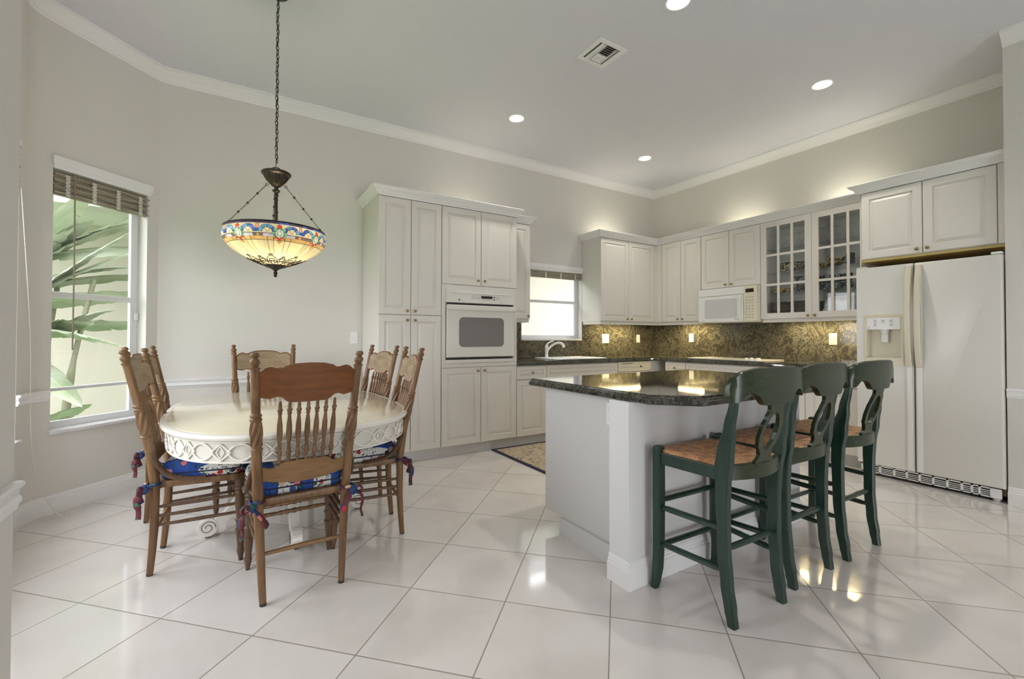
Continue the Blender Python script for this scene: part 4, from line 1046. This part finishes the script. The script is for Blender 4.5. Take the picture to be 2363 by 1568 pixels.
for x in (-.075, -.055): mb.rings([[(x-.009, -b_, -.0025), (x+.004, -b_, -.011), (x+.006, -b_, -.011), (x-.007, -b_, -.0025)], [(x-.009, b_, -.0025), (x+.004, b_, -.011), (x+.006, b_, -.011), (x-.007, b_, -.0025)]])
for x in (.068, .088): mb.rings([[(x+.012, -b_, -.0025), (x-.008, -b_, -.011), (x-.006, -b_, -.011), (x+.014, -b_, -.0025)], [(x+.012, b_, -.0025), (x-.008, b_, -.011), (x-.006, b_, -.011), (x+.014, b_, -.0025)]])
for i in range(9):
    y = -.088+.021*i; s_ = 1 if y > 0 else -1
    mb.rings([[(xx, y-.002-s_*.007, -.003), (xx, y+.000+s_*.005, -.011), (xx, y+.002+s_*.005, -.011), (xx, y-s_*.007, -.003)] for xx in (-.040, .055)])
mb.box(-.042, -.040, -b_, b_, -.012, -.002); mb.box(.055, .057, -b_, b_, -.012, -.002)
mb.build('louvres', 'trim', vt)

# ------------------------------------------------------------------ chandelier
HX, HY = .212, 3.15
cd = thing('chandelier', 'stained-glass bowl chandelier hanging on a dark chain over the table', 'chandelier', (HX, HY, 0))
MB().lathe([(.066, CZ-.001), (.068, CZ-.012), (.060, CZ-.022), (.030, CZ-.030), (.012, CZ-.036), (.002, CZ-.038)], seg=32).build('ceiling_canopy', 'bronze', cd, smooth=40)
def link(mb, c, ax, t_, w_=.0085, h_=.0165, r=.0022, seg=14):
    P = []; ax = Vector(ax).normalized(); t_ = Vector(t_).normalized()
    for i in range(seg):
        a_ = 2*pi*i/seg; P.append(tuple(Vector(c)+ax*(w_*cos(a_))+t_*(h_*sin(a_))))
    mb.tube(P, r, 6, closed=True)
mb = MB(); z = CZ-.045; i = 0
while z > 2.262:
    a_ = i*pi/2+.5; link(mb, (.0015*sin(i), 0, z), (cos(a_), sin(a_), 0), (0, 0, 1)); z -= .0265; i += 1
mb.tube([(.003*sin(k*.9), .003*cos(k*1.1), CZ-.04-(CZ-.04-2.24)*k/40) for k in range(41)], .0018, 6)
mb.build('chain', 'bronze', cd, smooth=50)
mb = MB(); mb.tube([(.030*cos(a_), 0, 2.210+.030*sin(a_)) for a_ in [pi*i/14 for i in range(15)]], .003, 6); mb.build('loop', 'bronze', cd, smooth=50)
def flute(a_, z): return 1+.05*cos(22*a_) if 2.125 < z < 2.182 else 1
MB().lathe([(.004, 2.212), (.060, 2.211), (.080, 2.207), (.086, 2.200), (.082, 2.190), (.070, 2.183), (.068, 2.176), (.055, 2.155), (.038, 2.135), (.026, 2.120), (.012, 2.112), (.011, 2.102), (.022, 2.094), (.022, 2.086), (.012, 2.080), (.010, 2.070), (.013, 2.066), (.013, 2.058), (.0095, 2.054), (.0095, 1.62)], seg=88, mod=flute).build('stem', 'bronze', cd, smooth=35)
for k in range(4):
    a_ = radians(25+90*k-31.6); mb = MB(); A = Vector((.052*cos(a_), .052*sin(a_), 2.125)); B_ = Vector((.281*cos(a_), .281*sin(a_), 1.838)); D = (B_-A); L_ = D.length; D.normalize()
    sd = D.cross(Vector((0, 0, 1))).normalized(); s2 = D.cross(sd).normalized(); d_ = .006; i = 0
    link(mb, A, (cos(a_), sin(a_), 0), (0, 0, 1), .008, .008, .0016)
    while d_ < L_:
        link(mb, A+D*d_, sd if i % 2 else s2, D, .0036, .0068, .0011, 8); d_ += .0108; i += 1
    for f_ in (.22, .45, .66, .88): 
        c = A+D*(L_*f_); mb.lathe([(.001, -.008), (.006, -.005), (.0075, 0), (.006, .005), (.001, .008)], tuple(c), 'z', 8)
    mb.build('side_chain', 'bronze', cd, smooth=50)
# stained glass bowl, coloured piece by piece
PROF = [(.283, 1.836), (.291, 1.820), (.295, 1.802), (.294, 1.784), (.288, 1.764), (.277, 1.745), (.262, 1.728), (.235, 1.706), (.200, 1.684), (.160, 1.662), (.120, 1.643), (.085, 1.629), (.050, 1.617)]
NS, NT = 768, 130
Lp = [0]
for a, b2 in zip(PROF, PROF[1:]): Lp.append(Lp[-1]+math.dist(a, b2))
def prof_at(t_):
    d_ = t_*Lp[-1]
    for i in range(len(Lp)-1):
        if d_ <= Lp[i+1]+1e-9:
            f_ = (d_-Lp[i])/(Lp[i+1]-Lp[i]); return PROF[i][0]+(PROF[i+1][0]-PROF[i][0])*f_, PROF[i][1]+(PROF[i+1][1]-PROF[i][1])*f_
    return PROF[-1]
LEAD = (.006, .006, .006); CREAM = (.80, .70, .48); IVORY = (.88, .76, .45); AMB = (.80, .52, .20); BLUE = (.08, .16, .62); SKY = (.16, .42, .66); PUR = (.09, .07, .14); RED = (.72, .09, .05); GRN = (.22, .50, .28); PINK = (.85, .40, .32); LAV = (.62, .62, .78); ORG = (.86, .45, .12); WHT = (.85, .85, .82); OLV = (.45, .42, .12)
def hsh(*a): return (sin(sum(v*k for v, k in zip(a, (12.9898, 78.233, 37.719))))*43758.5453) % 1
def jit(c, *a): k = .82+.36*hsh(*a); return tuple(min(1, v*k) for v in c)
def glass(th, t_):
    """colour of the bowl at angle th (radians) and arc fraction t_ (0 rim .. 1 bottom); distances in metres"""
    U = th/(2*pi)*8; n_ = math.floor(U); u = U-n_; R = prof_at(t_)[0]
    d_ = t_*Lp[-1]/1.5; x = (u-.5)*R*pi/6; xf = (u if u < .5 else u-1)*R*pi/6; nf = n_ if u < .5 else n_+1   # metres from cell centre / from the flower axis
    lw = .0009
    if d_ < .0135:
        q = (th/(2*pi)*72) % 1; e_ = min(q, 1-q)*2*pi*R/72
        if d_ < .003 or e_ < lw*.8 or abs(d_-.0135) < lw: return LEAD
        return jit(PUR if hsh(math.floor(th/(2*pi)*72), 3) < .7 else BLUE, math.floor(th/(2*pi)*72))
    # flower (centre about d=.052)
    dy = d_-.050; r = math.hypot(xf, dy*.9); a_ = math.atan2(dy, xf)
    if abs(xf) < .012 and .0135 <= d_ < .034:
        m_ = abs(xf)/.011+abs(d_-.024)/.0105
        if m_ < .9: return jit(RED, nf, 1)
        if m_ < 1.02: return LEAD
    if r < .0285 and d_ < .083:
        if r < .0075:
            return WHT if abs(r-.0072) > lw*.6 else LEAD
        if r < .0155:
            q = (a_/(2*pi)*5) % 1; e_ = min(q, 1-q)*2*pi*r/5
            if e_ < lw*.7 or abs(r-.0155) < lw: return LEAD
            return jit(WHT if hsh(math.floor(a_/(2*pi)*5), nf) < .5 else (.55, .75, .60), math.floor(a_/(2*pi)*5), nf)
        q = (a_/(2*pi)*8+.5) % 1; e_ = min(q, 1-q)*2*pi*r/8; w_ = .0285-.006*abs(q-.5)*2*1.6
        if r < w_:
            if e_ < lw*.8 or abs(r-w_) < lw: return LEAD
            return jit(RED if (.25*pi < a_ < .75*pi) else GRN, math.floor(a_/(2*pi)*8), nf)
    if abs(xf) < .010 and .078 < d_ < .094:
        m_ = abs(xf)/.009+abs(d_-.085)/.009
        if m_ < .88: return jit(ORG, nf, 5)
        if m_ < 1.03: return LEAD
    # blue fans: two arcs centred at x=+-.035
    if d_ < .051:
        for cxf in (-.034, .034):
            rr_ = math.hypot(x-cxf, (d_-.047)*1.0)
            if d_ < .047 and rr_ < .0310:
                aa = math.atan2(.047-d_, x-cxf)
                if abs(rr_-.0310) < lw or abs(rr_-.0185) < lw: return LEAD
                if rr_ > .0185:
                    q = (aa/pi*4) % 1
                    if min(q, 1-q)*rr_*pi/4 < lw*.7: return LEAD
                    return jit(BLUE if hsh(math.floor(aa/pi*4), n_, cxf) < .45 else SKY, math.floor(aa/pi*4), n_)
                q = (aa/pi*3) % 1
                if min(q, 1-q)*rr_*pi/3 < lw*.6: return LEAD
                return jit(CREAM, n_, math.floor(aa/pi*3))
        m_ = (x/.0065)**2+((d_-.024)/.0095)**2
        if m_ < .8: return jit(PINK, n_, 2)
        if m_ < 1.15: return LEAD
        m_ = (x/.013)**2+((d_-.0385)/.0055)**2
        if m_ < .8: return jit(BLUE, n_, 8)
        if m_ < 1.15: return LEAD
        if abs(d_-.051) < lw: return LEAD
        return jit(CREAM, n_, 4)
    if d_ < .063:
        m_ = abs(x)/.0085+abs(d_-.057)/.0075
        if m_ < .88: return jit(AMB, n_, 6)
        if m_ < 1.05 or abs(d_-.063) < lw: return LEAD
        q = (th/(2*pi)*64) % 1
        if min(q, 1-q)*2*pi*R/64 < lw*.7: return LEAD
        return jit((.24, .15, .15) if hsh(math.floor(th/(2*pi)*64), 1) < .6 else LAV, math.floor(th/(2*pi)*64))
    q = (th/(2*pi)*56) % 1; e_ = min(q, 1-q)*2*pi*R/56
    if e_ < lw*.55 or abs(d_-.078) < lw: return LEAD
    if d_ < .078: return jit(AMB, math.floor(th/(2*pi)*56), 3)
    return jit(IVORY, math.floor(th/(2*pi)*56), 11)
mb = MB(); rs = []
for j in range(NT+1):
    r, z = prof_at(j/NT); rs.append([(r*cos(2*pi*i/NS), r*sin(2*pi*i/NS), z) for i in range(NS)])
vs = [p for q in rs for p in q]; fs = [(j*NS+i, j*NS+(i+1) % NS, (j+1)*NS+(i+1) % NS, (j+1)*NS+i) for j in range(NT) for i in range(NS)]
me = bpy.data.meshes.new('glass_bowl'); me.from_pydata(vs, [], [f[::-1] for f in fs]); me.update()
ca = me.color_attributes.new('piece', 'FLOAT_COLOR', 'CORNER'); data = []
for j in range(NT):
    for i in range(NS):
        c = glass(2*pi*(i+.5)/NS, (j+.5)/NT); data += [c[0], c[1], c[2], 0. if c is LEAD else 1.]*4
ca.data.foreach_set('color', data); me.polygons.foreach_set('use_smooth', [True]*len(me.polygons))
bowl = bpy.data.objects.new('glass_bowl', me); C.objects.link(bowl); bowl.parent = cd
mt = bpy.data.materials.new('stained_glass'); mt.use_nodes = True; nt = mt.node_tree; nt.nodes.clear(); me.materials.append(mt)
at = nd(nt, 'ShaderNodeVertexColor', layer_name='piece'); o_ = nd(nt, 'ShaderNodeOutputMaterial')
trl = nd(nt, 'ShaderNodeBsdfTranslucent'); dif = nd(nt, 'ShaderNodeBsdfDiffuse'); gl = nd(nt, 'ShaderNodeBsdfGlossy', i_Roughness=.12); m1 = nd(nt, 'ShaderNodeMixShader', i_0=.5); m2 = nd(nt, 'ShaderNodeMixShader'); fr = nd(nt, 'ShaderNodeFresnel', i_IOR=1.4)
lk(nt, at.outputs[0], trl.inputs[0]); lk(nt, at.outputs[0], dif.inputs[0]); lk(nt, dif.outputs[0], m1.inputs[1]); lk(nt, trl.outputs[0], m1.inputs[2])
lk(nt, fr.outputs[0], m2.inputs[0]); lk(nt, m1.outputs[0], m2.inputs[1]); lk(nt, gl.outputs[0], m2.inputs[2]); lk(nt, m2.outputs[0], o_.inputs[0])
MB().tube([(.283*cos(2*pi*i/90), .283*sin(2*pi*i/90), 1.837) for i in range(90)], .0035, 8, closed=True).build('rim', 'bronze', cd, smooth=50)
# bronze filigree at the bottom of the bowl
mb = MB(); MB_N = 14
for k in range(MB_N):
    a0_ = 2*pi*k/MB_N
    def sp_(da, t_): r, z = prof_at(t_); return ((r+.002)*cos(a0_+da), (r+.002)*sin(a0_+da), z-.003)
    tp = .72 if k % 2 else .66
    mb.tube([sp_(.22*sin(pi*q/12), .97-(.97-tp)*q/12) for q in range(13)], .0022, 5); mb.tube([sp_(-.22*sin(pi*q/12), .97-(.97-tp)*q/12) for q in range(13)], .0022, 5)
    for (ca_, ct_, cr_) in ((0, .80, .10), (.12, .86, .06), (-.12, .86, .06), (0, tp-.01, .045)):
        mb.tube([sp_(ca_+cr_*1.3*cos(2*pi*q/12), ct_+cr_*.35*sin(2*pi*q/12)) for q in range(12)], .0022, 5, closed=True)
mb.build('filigree', 'bronze', cd, smooth=50)
MB().lathe([(.062, 1.624), (.066, 1.618), (.060, 1.611), (.040, 1.604), (.024, 1.598), (.014, 1.592), (.008, 1.584), (.008, 1.580), (.013, 1.575), (.011, 1.568), (.007, 1.564), (.011, 1.559), (.009, 1.552), (.001, 1.546)], seg=28).build('finial', 'bronze', cd, smooth=45)
for k in range(3):
    a_ = 2*pi*k/3+.4
    MB().lathe([(.002, -.028), (.014, -.022), (.022, -.004), (.021, .012), (.012, .030), (.012, .045)], (.10*cos(a_), .10*sin(a_), 1.762), seg=16).build('bulb', 'bulbglow', cd, smooth=60)
lamp('chandelier_lamp', 'POINT', (HX, HY, 1.765), 3, (1, .86, .62), size=.05)

# ------------------------------------------------------------------ light strips under and over the wall cabinets
def strip(a, b2, z, lab, energy, over=False):
    # a,b2 in plan; a slim fixture with its own lamp
    a, b2 = Vector(a), Vector(b2); L_ = (b2-a).length; an = atan2(b2.y-a.y, b2.x-a.x)
    r = thing('light_strip', lab, 'light', (a.x, a.y, z), an, 'cabinet light strips')
    s_ = 1 if over else -1
    MB().box(0, L_, -.022, .022, 0 if over else -.010, .010 if over else 0).build('housing', 'white', r)
    MB().box(.02, L_-.02, -.008, .008, s_*.0102, s_*.0125).build('lens', 'striplight', r)
    mid = (a+b2)/2
    lamp('strip_lamp', 'AREA', (mid.x, mid.y, z+s_*.016), energy, (1, .80, .40) if not over else (1, .93, .74), (pi if over else 0, 0, an), L_-.04, .03)
strip((4.10, 4.42), (4.90, 4.42), 1.379, 'slim light strip under the wall cabinet right of the window', 4.5)
strip((5.21, 4.05), (5.21, 3.62), 1.379, 'slim light strip under the corner cabinet left of the microwave', 3.0)
strip((5.21, 2.62), (5.21, 1.90), 1.379, 'slim light strip under the glass-door cabinet', 3.6)
strip((4.12, 4.44), (4.62, 4.44), 2.461, 'light strip on top of the cabinet right of the sink window', .8, True)
strip((5.22, 3.40), (5.22, 2.95), 2.461, 'light strip on top of the cabinet above the microwave', .8, True)
strip((5.22, 2.25), (5.22, 1.86), 2.461, 'light strip on top of the glass-door cabinet', 1.0, True)
strip((1.9, 4.44), (2.45, 4.44), 2.461, 'light strip on top of the oven cabinet', .35, True)

# ------------------------------------------------------------------ things behind the cabinet glass
def at_shelf(obj, x, y, z, lab, grp=None): obj.location = (x, y, z); obj['label'] = lab; 
def lathe_thing(name, cat, lab, prof, mat, loc, grp=None, seg=28, sm=45):
    o = MB().lathe(prof, seg=seg).build(name, mat, smooth=sm); o.location = loc; return tag(o, lab, cat, grp)
SHB = 1.4255
plate0 = None
for k, (x, y) in enumerate(((5.20, 2.66), (5.20, 2.43))):
    for j in range(9):
        if plate0 is None:
            plate0 = MB(); plate0.lathe([(.055, 0), (.062, .001), (.100, .0105), (.108, .0125)], cap1=False, seg=36); plate0.lathe([(.108, .0125), (.108, .0155), (.100, .0140), (.060, .004), (.002, .004)], cap0=False, seg=36)
            p_ = plate0.build('dinner_plate', 'plate', smooth=40); MB().tube([(.108*cos(2*pi*i/40), .108*sin(2*pi*i/40), .014) for i in range(40)], .0022, 5, closed=True).build('rim', 'platerim', p_); root0 = p_
        else: p_ = copy_tree(root0)
        p_.location = (x, y, SHB+.0158*j); tag(p_, ('olive dinner plate with black rim in the left stack behind cabinet glass', 'olive dinner plate with black rim in the right stack behind cabinet glass')[k], 'plate', ('left stack of dinner plates', 'right stack of dinner plates')[k])
bowlp = [(.03, 0), (.035, .004), (.07, .022), (.088, .050), (.090, .052), (.084, .050), (.066, .026), (.02, .008), (.001, .008)]
lathe_thing('bowl', 'bowl', 'yellow patterned bowl, the left one on the shelf above the plates', bowlp, 'yellow', (5.20, 2.675, SH[2]+.001))
lathe_thing('bowl', 'bowl', 'yellow patterned bowl, the one touching the blue bowls above the plates', bowlp, 'yellow', (5.18, 2.56, SH[2]+.001)).scale = (.6, .6, 1)
for i in range(2): lathe_thing('bowl', 'bowl', ('small blue-grey bowl behind the left glazed door, lower of two', 'small blue-grey bowl behind the left glazed door, upper of two')[i], [(.02, 0), (.045, .010), (.055, .034), (.052, .034), (.02, .006), (.001, .006)], 'cup', (5.20, 2.42, SH[2]+.001+.034*i), 'blue-grey bowls')
lathe_thing('cake_stand', 'stand', 'small dark blue pedestal dish behind the left glazed door', [(.030, 0), (.028, .006), (.012, .02), (.010, .07), (.030, .082), (.055, .088), (.055, .092), (.001, .090)], 'cup', (5.10, 2.475, 1.775))
C.objects['cake_stand'].location.z = SH[2]+.075
C.objects['cake_stand'].location = (5.22, 2.50, SH[2]+.001); C.objects['cake_stand'].scale = (1, 1, 1.9)
def wavy(a_, z): return 1+(.02*cos(9*a_) if z > .06 else 0)
o = MB().lathe([(.07, 0), (.10, .004), (.135, .05), (.150, .088), (.152, .092), (.146, .090), (.125, .05), (.02, .008), (.001, .008)], seg=54, mod=wavy).build('serving_bowl', 'pattern', smooth=45); o.location = (5.20, 2.545, SH[1]+.001); o.scale = (.82, .95, 1); tag(o, 'large black and cream patterned serving bowl on the middle shelf', 'bowl')
MB().tube([(.151*cos(2*pi*i/54), .151*sin(2*pi*i/54), .092) for i in range(54)], .005, 6, closed=True).build('rim', 'platerim', o)
lathe_thing('baking_dish', 'bowl', 'low oval patterned dish to the left of the gravy boat', [(.04, 0), (.06, .01), (.075, .045), (.078, .05), (.07, .046), (.03, .008), (.001, .008)], 'yellow', (5.20, 2.235, SH[1]+.001))
gb = thing('gravy_boat', 'yellow gravy boat with a black loop handle on the middle shelf', 'gravy boat', (5.19, 2.115, SH[1]+.001))
rs = []
for r, z in ((.028, 0), (.032, .006), (.040, .02), (.050, .04), (.060, .07), (.066, .09), (.061, .09), (.045, .04), (.01, .012)):
    rs.append([(r*.75*cos(2*pi*i/32), r*(1.15+(.30*max(0, cos(2*pi*i/32-pi/2))**3 if z > .05 else 0))*sin(2*pi*i/32), z+(.012*max(0, sin(2*pi*i/32))**2 if z > .05 else 0)) for i in range(32)])
MB().rings(rs).build('body', 'yellow', gb, smooth=50)
MB().tube(smoothpts([(0, -.062, .080), (0, -.088, .095), (0, -.112, .085), (0, -.108, .055), (0, -.078, .034), (0, -.052, .034)]), .0055, 7).build('handle', 'platerim', gb, smooth=50)
for i in range(3): lathe_thing('canister', 'jar', 'short dark glazed pot in a stack of three behind the right glazed door', [(.03, 0), (.036, .003), (.036, .036), (.030, .040), (.001, .040)], 'cup', (5.17, 1.985, SH[1]+.001+.0405*i), 'stacked dark pots')
mug0 = None
for i, y in enumerate((2.285, 2.19, 2.10, 2.01)):
    if mug0 is None:
        mug0 = MB().lathe([(.028, 0), (.032, .003), (.040, .08), (.041, .086), (.037, .086), (.028, .008), (.001, .008)], seg=26).build('mug', 'cup', smooth=45); mb = MB(); mb.tube(smoothpts([(0, .038, .07), (0, .062, .066), (0, .066, .042), (0, .055, .022), (0, .033, .02)]), .0055, 7); mb.build('handle', 'platerim', mug0, smooth=50); g_ = mug0
    else: g_ = copy_tree(mug0)
    g_.location = (5.18, y, 1.779-.0); g_.location.z = SH[2]+.062
    tag(g_, 'blue-grey glazed mug in the row behind the right glazed door', 'mug', 'blue-grey mugs')
for i, y in enumerate((2.285, 2.19, 2.10, 2.01)):
    lathe_thing('bowl', 'bowl', 'blue-grey bowl under the mugs behind the right glazed door', [(.03, 0), (.040, .006), (.044, .058), (.040, .060), (.02, .058), (.001, .058)], 'cup', (5.18, y, SH[2]+.001), 'blue-grey bowls under the mugs')
for i, (x, y) in enumerate(((5.20, 2.71), (5.22, 2.61), (5.15, 2.55), (5.23, 2.48), (5.17, 2.40), (5.20, 2.235), (5.22, 2.12), (5.20, 2.01))):
    lathe_thing('glass_bowl', 'glass', 'clear stemmed glass turned upside down on the top shelf', [(.046, 0), (.047, .002), (.043, .045), (.028, .078), (.008, .090), (.004, .10), (.004, .155), (.034, .162), (.034, .164), (.001, .164)], 'stemglass', (x, y, SH[0]+.001), 'upside-down glasses on the top shelf', 20)
# plastic bag
rs = []
for k in range(9):
    z = .165*k/8; q = 1-.35*(k/8)**3
    rs.append([((.10*q*cos(2*pi*i/40))*(1+.10*noise.noise(Vector((i*.6, k*.9, 0)))), (.150*q*sin(2*pi*i/40))*(1+.10*noise.noise(Vector((i*.5, k*.8, 5)))), max(0, z+.018*noise.noise(Vector((i*.7, k, 9)))*(k > 0))) for i in range(40)])
o = MB().rings(rs).build('plastic_bag', 'bag', smooth=60); o.location = (5.19, 2.085, SHB); tag(o, 'crumpled clear plastic bag behind the right glazed door', 'bag')
o = box('book', (5.12, 5.30, 2.245, 2.262, SHB, SHB+.13), 'platerim'); tag(o, 'dark slab leaning upright beside the plastic bag', 'box')

# ------------------------------------------------------------------ outside
struct(box('ground', (-30, 30, 4.9, 40, -.35, -.25), 'grass')); 
struct(box('ground_side', (-30, -1.6, -30, 4.9, -.35, -.25), 'grass'))
nh = thing('neighbouring_house', 'cream stucco house wall seen through the bay and sink windows', 'house', (0, 7.4, 0))
MB().box(-3.0, 12, 0, .2, -.3, 2.55).build('wall', 'stucco', nh)
mb = MB(); mb.box(-3.3, 12, -1.30, .3, 2.55, 2.60); mb.box(-3.3, 12, -1.33, -1.30, 2.50, 2.72); mb.build('soffit', 'soffit', nh)  # overhang made deeper to shade the stucco wall below
mb = MB(); mb.rings([[(x, -1.33, 2.72), (x, 4.0, 4.3), (x, 4.0, 4.2), (x, -1.33, 2.62)] for x in (-3.3, 12)]); mb.build('roof', 'stucco', nh)
def paddle(parent, base, tip, w, droop, rnd, n_=22):
    base, tip = Vector(base), Vector(tip); D = tip-base; L_ = D.length; side = D.cross(Vector((0, 0, 1)))
    side = side.normalized() if side.length > .01 else Vector((1, 0, 0)); side = (side+Vector((0, 0, rnd.uniform(-.5, .5)))).normalized()
    mb = MB(); st = []
    for k in range(n_+1):
        t_ = k/n_; c = base+D*t_+Vector((0, 0, -droop*L_*t_*t_)); hw = w*(sin(pi*min(1, t_**.75*.97+.03)))**.7
        st.append((c, hw))
    for sgn in (-1, 1):
        k = 0
        while k < n_:
            m_ = min(n_, k+rnd.choice((2, 3, 4))); vs = []; ln = []
            for q in range(k, m_+1):
                c, hw = st[q]; g_ = 0 if (q in (k, m_) and rnd.random() < .5) else 0
                dz = -.25*hw*rnd.uniform(.6, 1.3); sweepf = D.normalized()*hw*.35
                shr = .94 if q in (k, m_) else 1
                vs += [tuple(c), tuple(c+side*sgn*hw*.55+sweepf*.4+Vector((0, 0, dz*.2))), tuple(c+side*sgn*hw*shr+sweepf*(1 if q != k else .8)+Vector((0, 0, dz)))]
            nn = m_-k
            vs2 = vs + [(a, b2, c-.002) for a, b2, c in vs]; o_ = len(vs); fs = []
            for q in range(nn):
                for e_ in (0, 1):
                    a = q*3+e_; fs.append((a, a+1, a+4, a+3)); fs.append((a+o_, a+3+o_, a+4+o_, a+1+o_))
            mb.add(vs2, fs); k = m_
    mb.tube([tuple(c) for c, _ in st], [max(.003, .012*(1-k/n_)) for k in range(n_+1)], 6)
    return mb.build('leaf', 'leaf', parent, smooth=60)
pl = thing('bird_of_paradise_plant', 'large broad-leaved tropical plant outside the bay window', 'plant', (-1.75, 6.1, -.25))
rnd = random.Random(11)
for k in range(5):
    x, y = rnd.uniform(-.35, .35), rnd.uniform(-.3, .3); MB().tube(smoothpts([(x, y, 0), (x*1.2, y*1.1, 1.0), (x*1.6+.05, y*1.4, 2.0)]), [.035]*7+[.022]*6, 8).build('stem', 'stem', pl, smooth=50)
leafs = [((-.1, 0, 1.6), (.9, -.3, 2.75)), ((0, 0, 1.7), (1.15, 0, 2.15)), ((0, .1, 1.5), (1.25, .2, 1.75)), ((-.1, -.1, 1.5), (.85, -.5, 1.55)), ((0, 0, 2.0), (.55, -.2, 3.2)), ((-.1, .1, 1.9), (1.2, .3, 2.6)), ((-.2, 0, 1.4), (.55, -.5, 1.0)), ((-.2, .2, 1.8), (.3, .2, 3.1)), ((-.2, 0, 1.2), (-.9, -.3, 2.2)), ((0, -.1, 1.3), (.75, -.35, 1.95)), ((-.2, 0, .3), (.55, -.15, .95)), ((-.2, .1, .2), (.45, .15, .45)), ((0, 0, 1.8), (.9, -.1, 2.45)), ((-.1, 0, 2.1), (1.0, .4, 3.0)), ((-.1, .1, 2.0), (.75, .2, 2.9)), ((0, .2, 2.2), (1.25, .5, 2.75)), ((-.2, 0, 2.2), (.2, -.2, 3.3)), ((0, .1, 1.9), (1.35, .1, 2.35)), ((-.1, -.1, 1.4), (.6, -.4, 1.75)), ((-.15, .1, 2.0), (.5, .1, 2.75))]
for a, b2 in leafs: paddle(pl, a, b2, rnd.uniform(.15, .21), rnd.uniform(.10, .28), rnd)
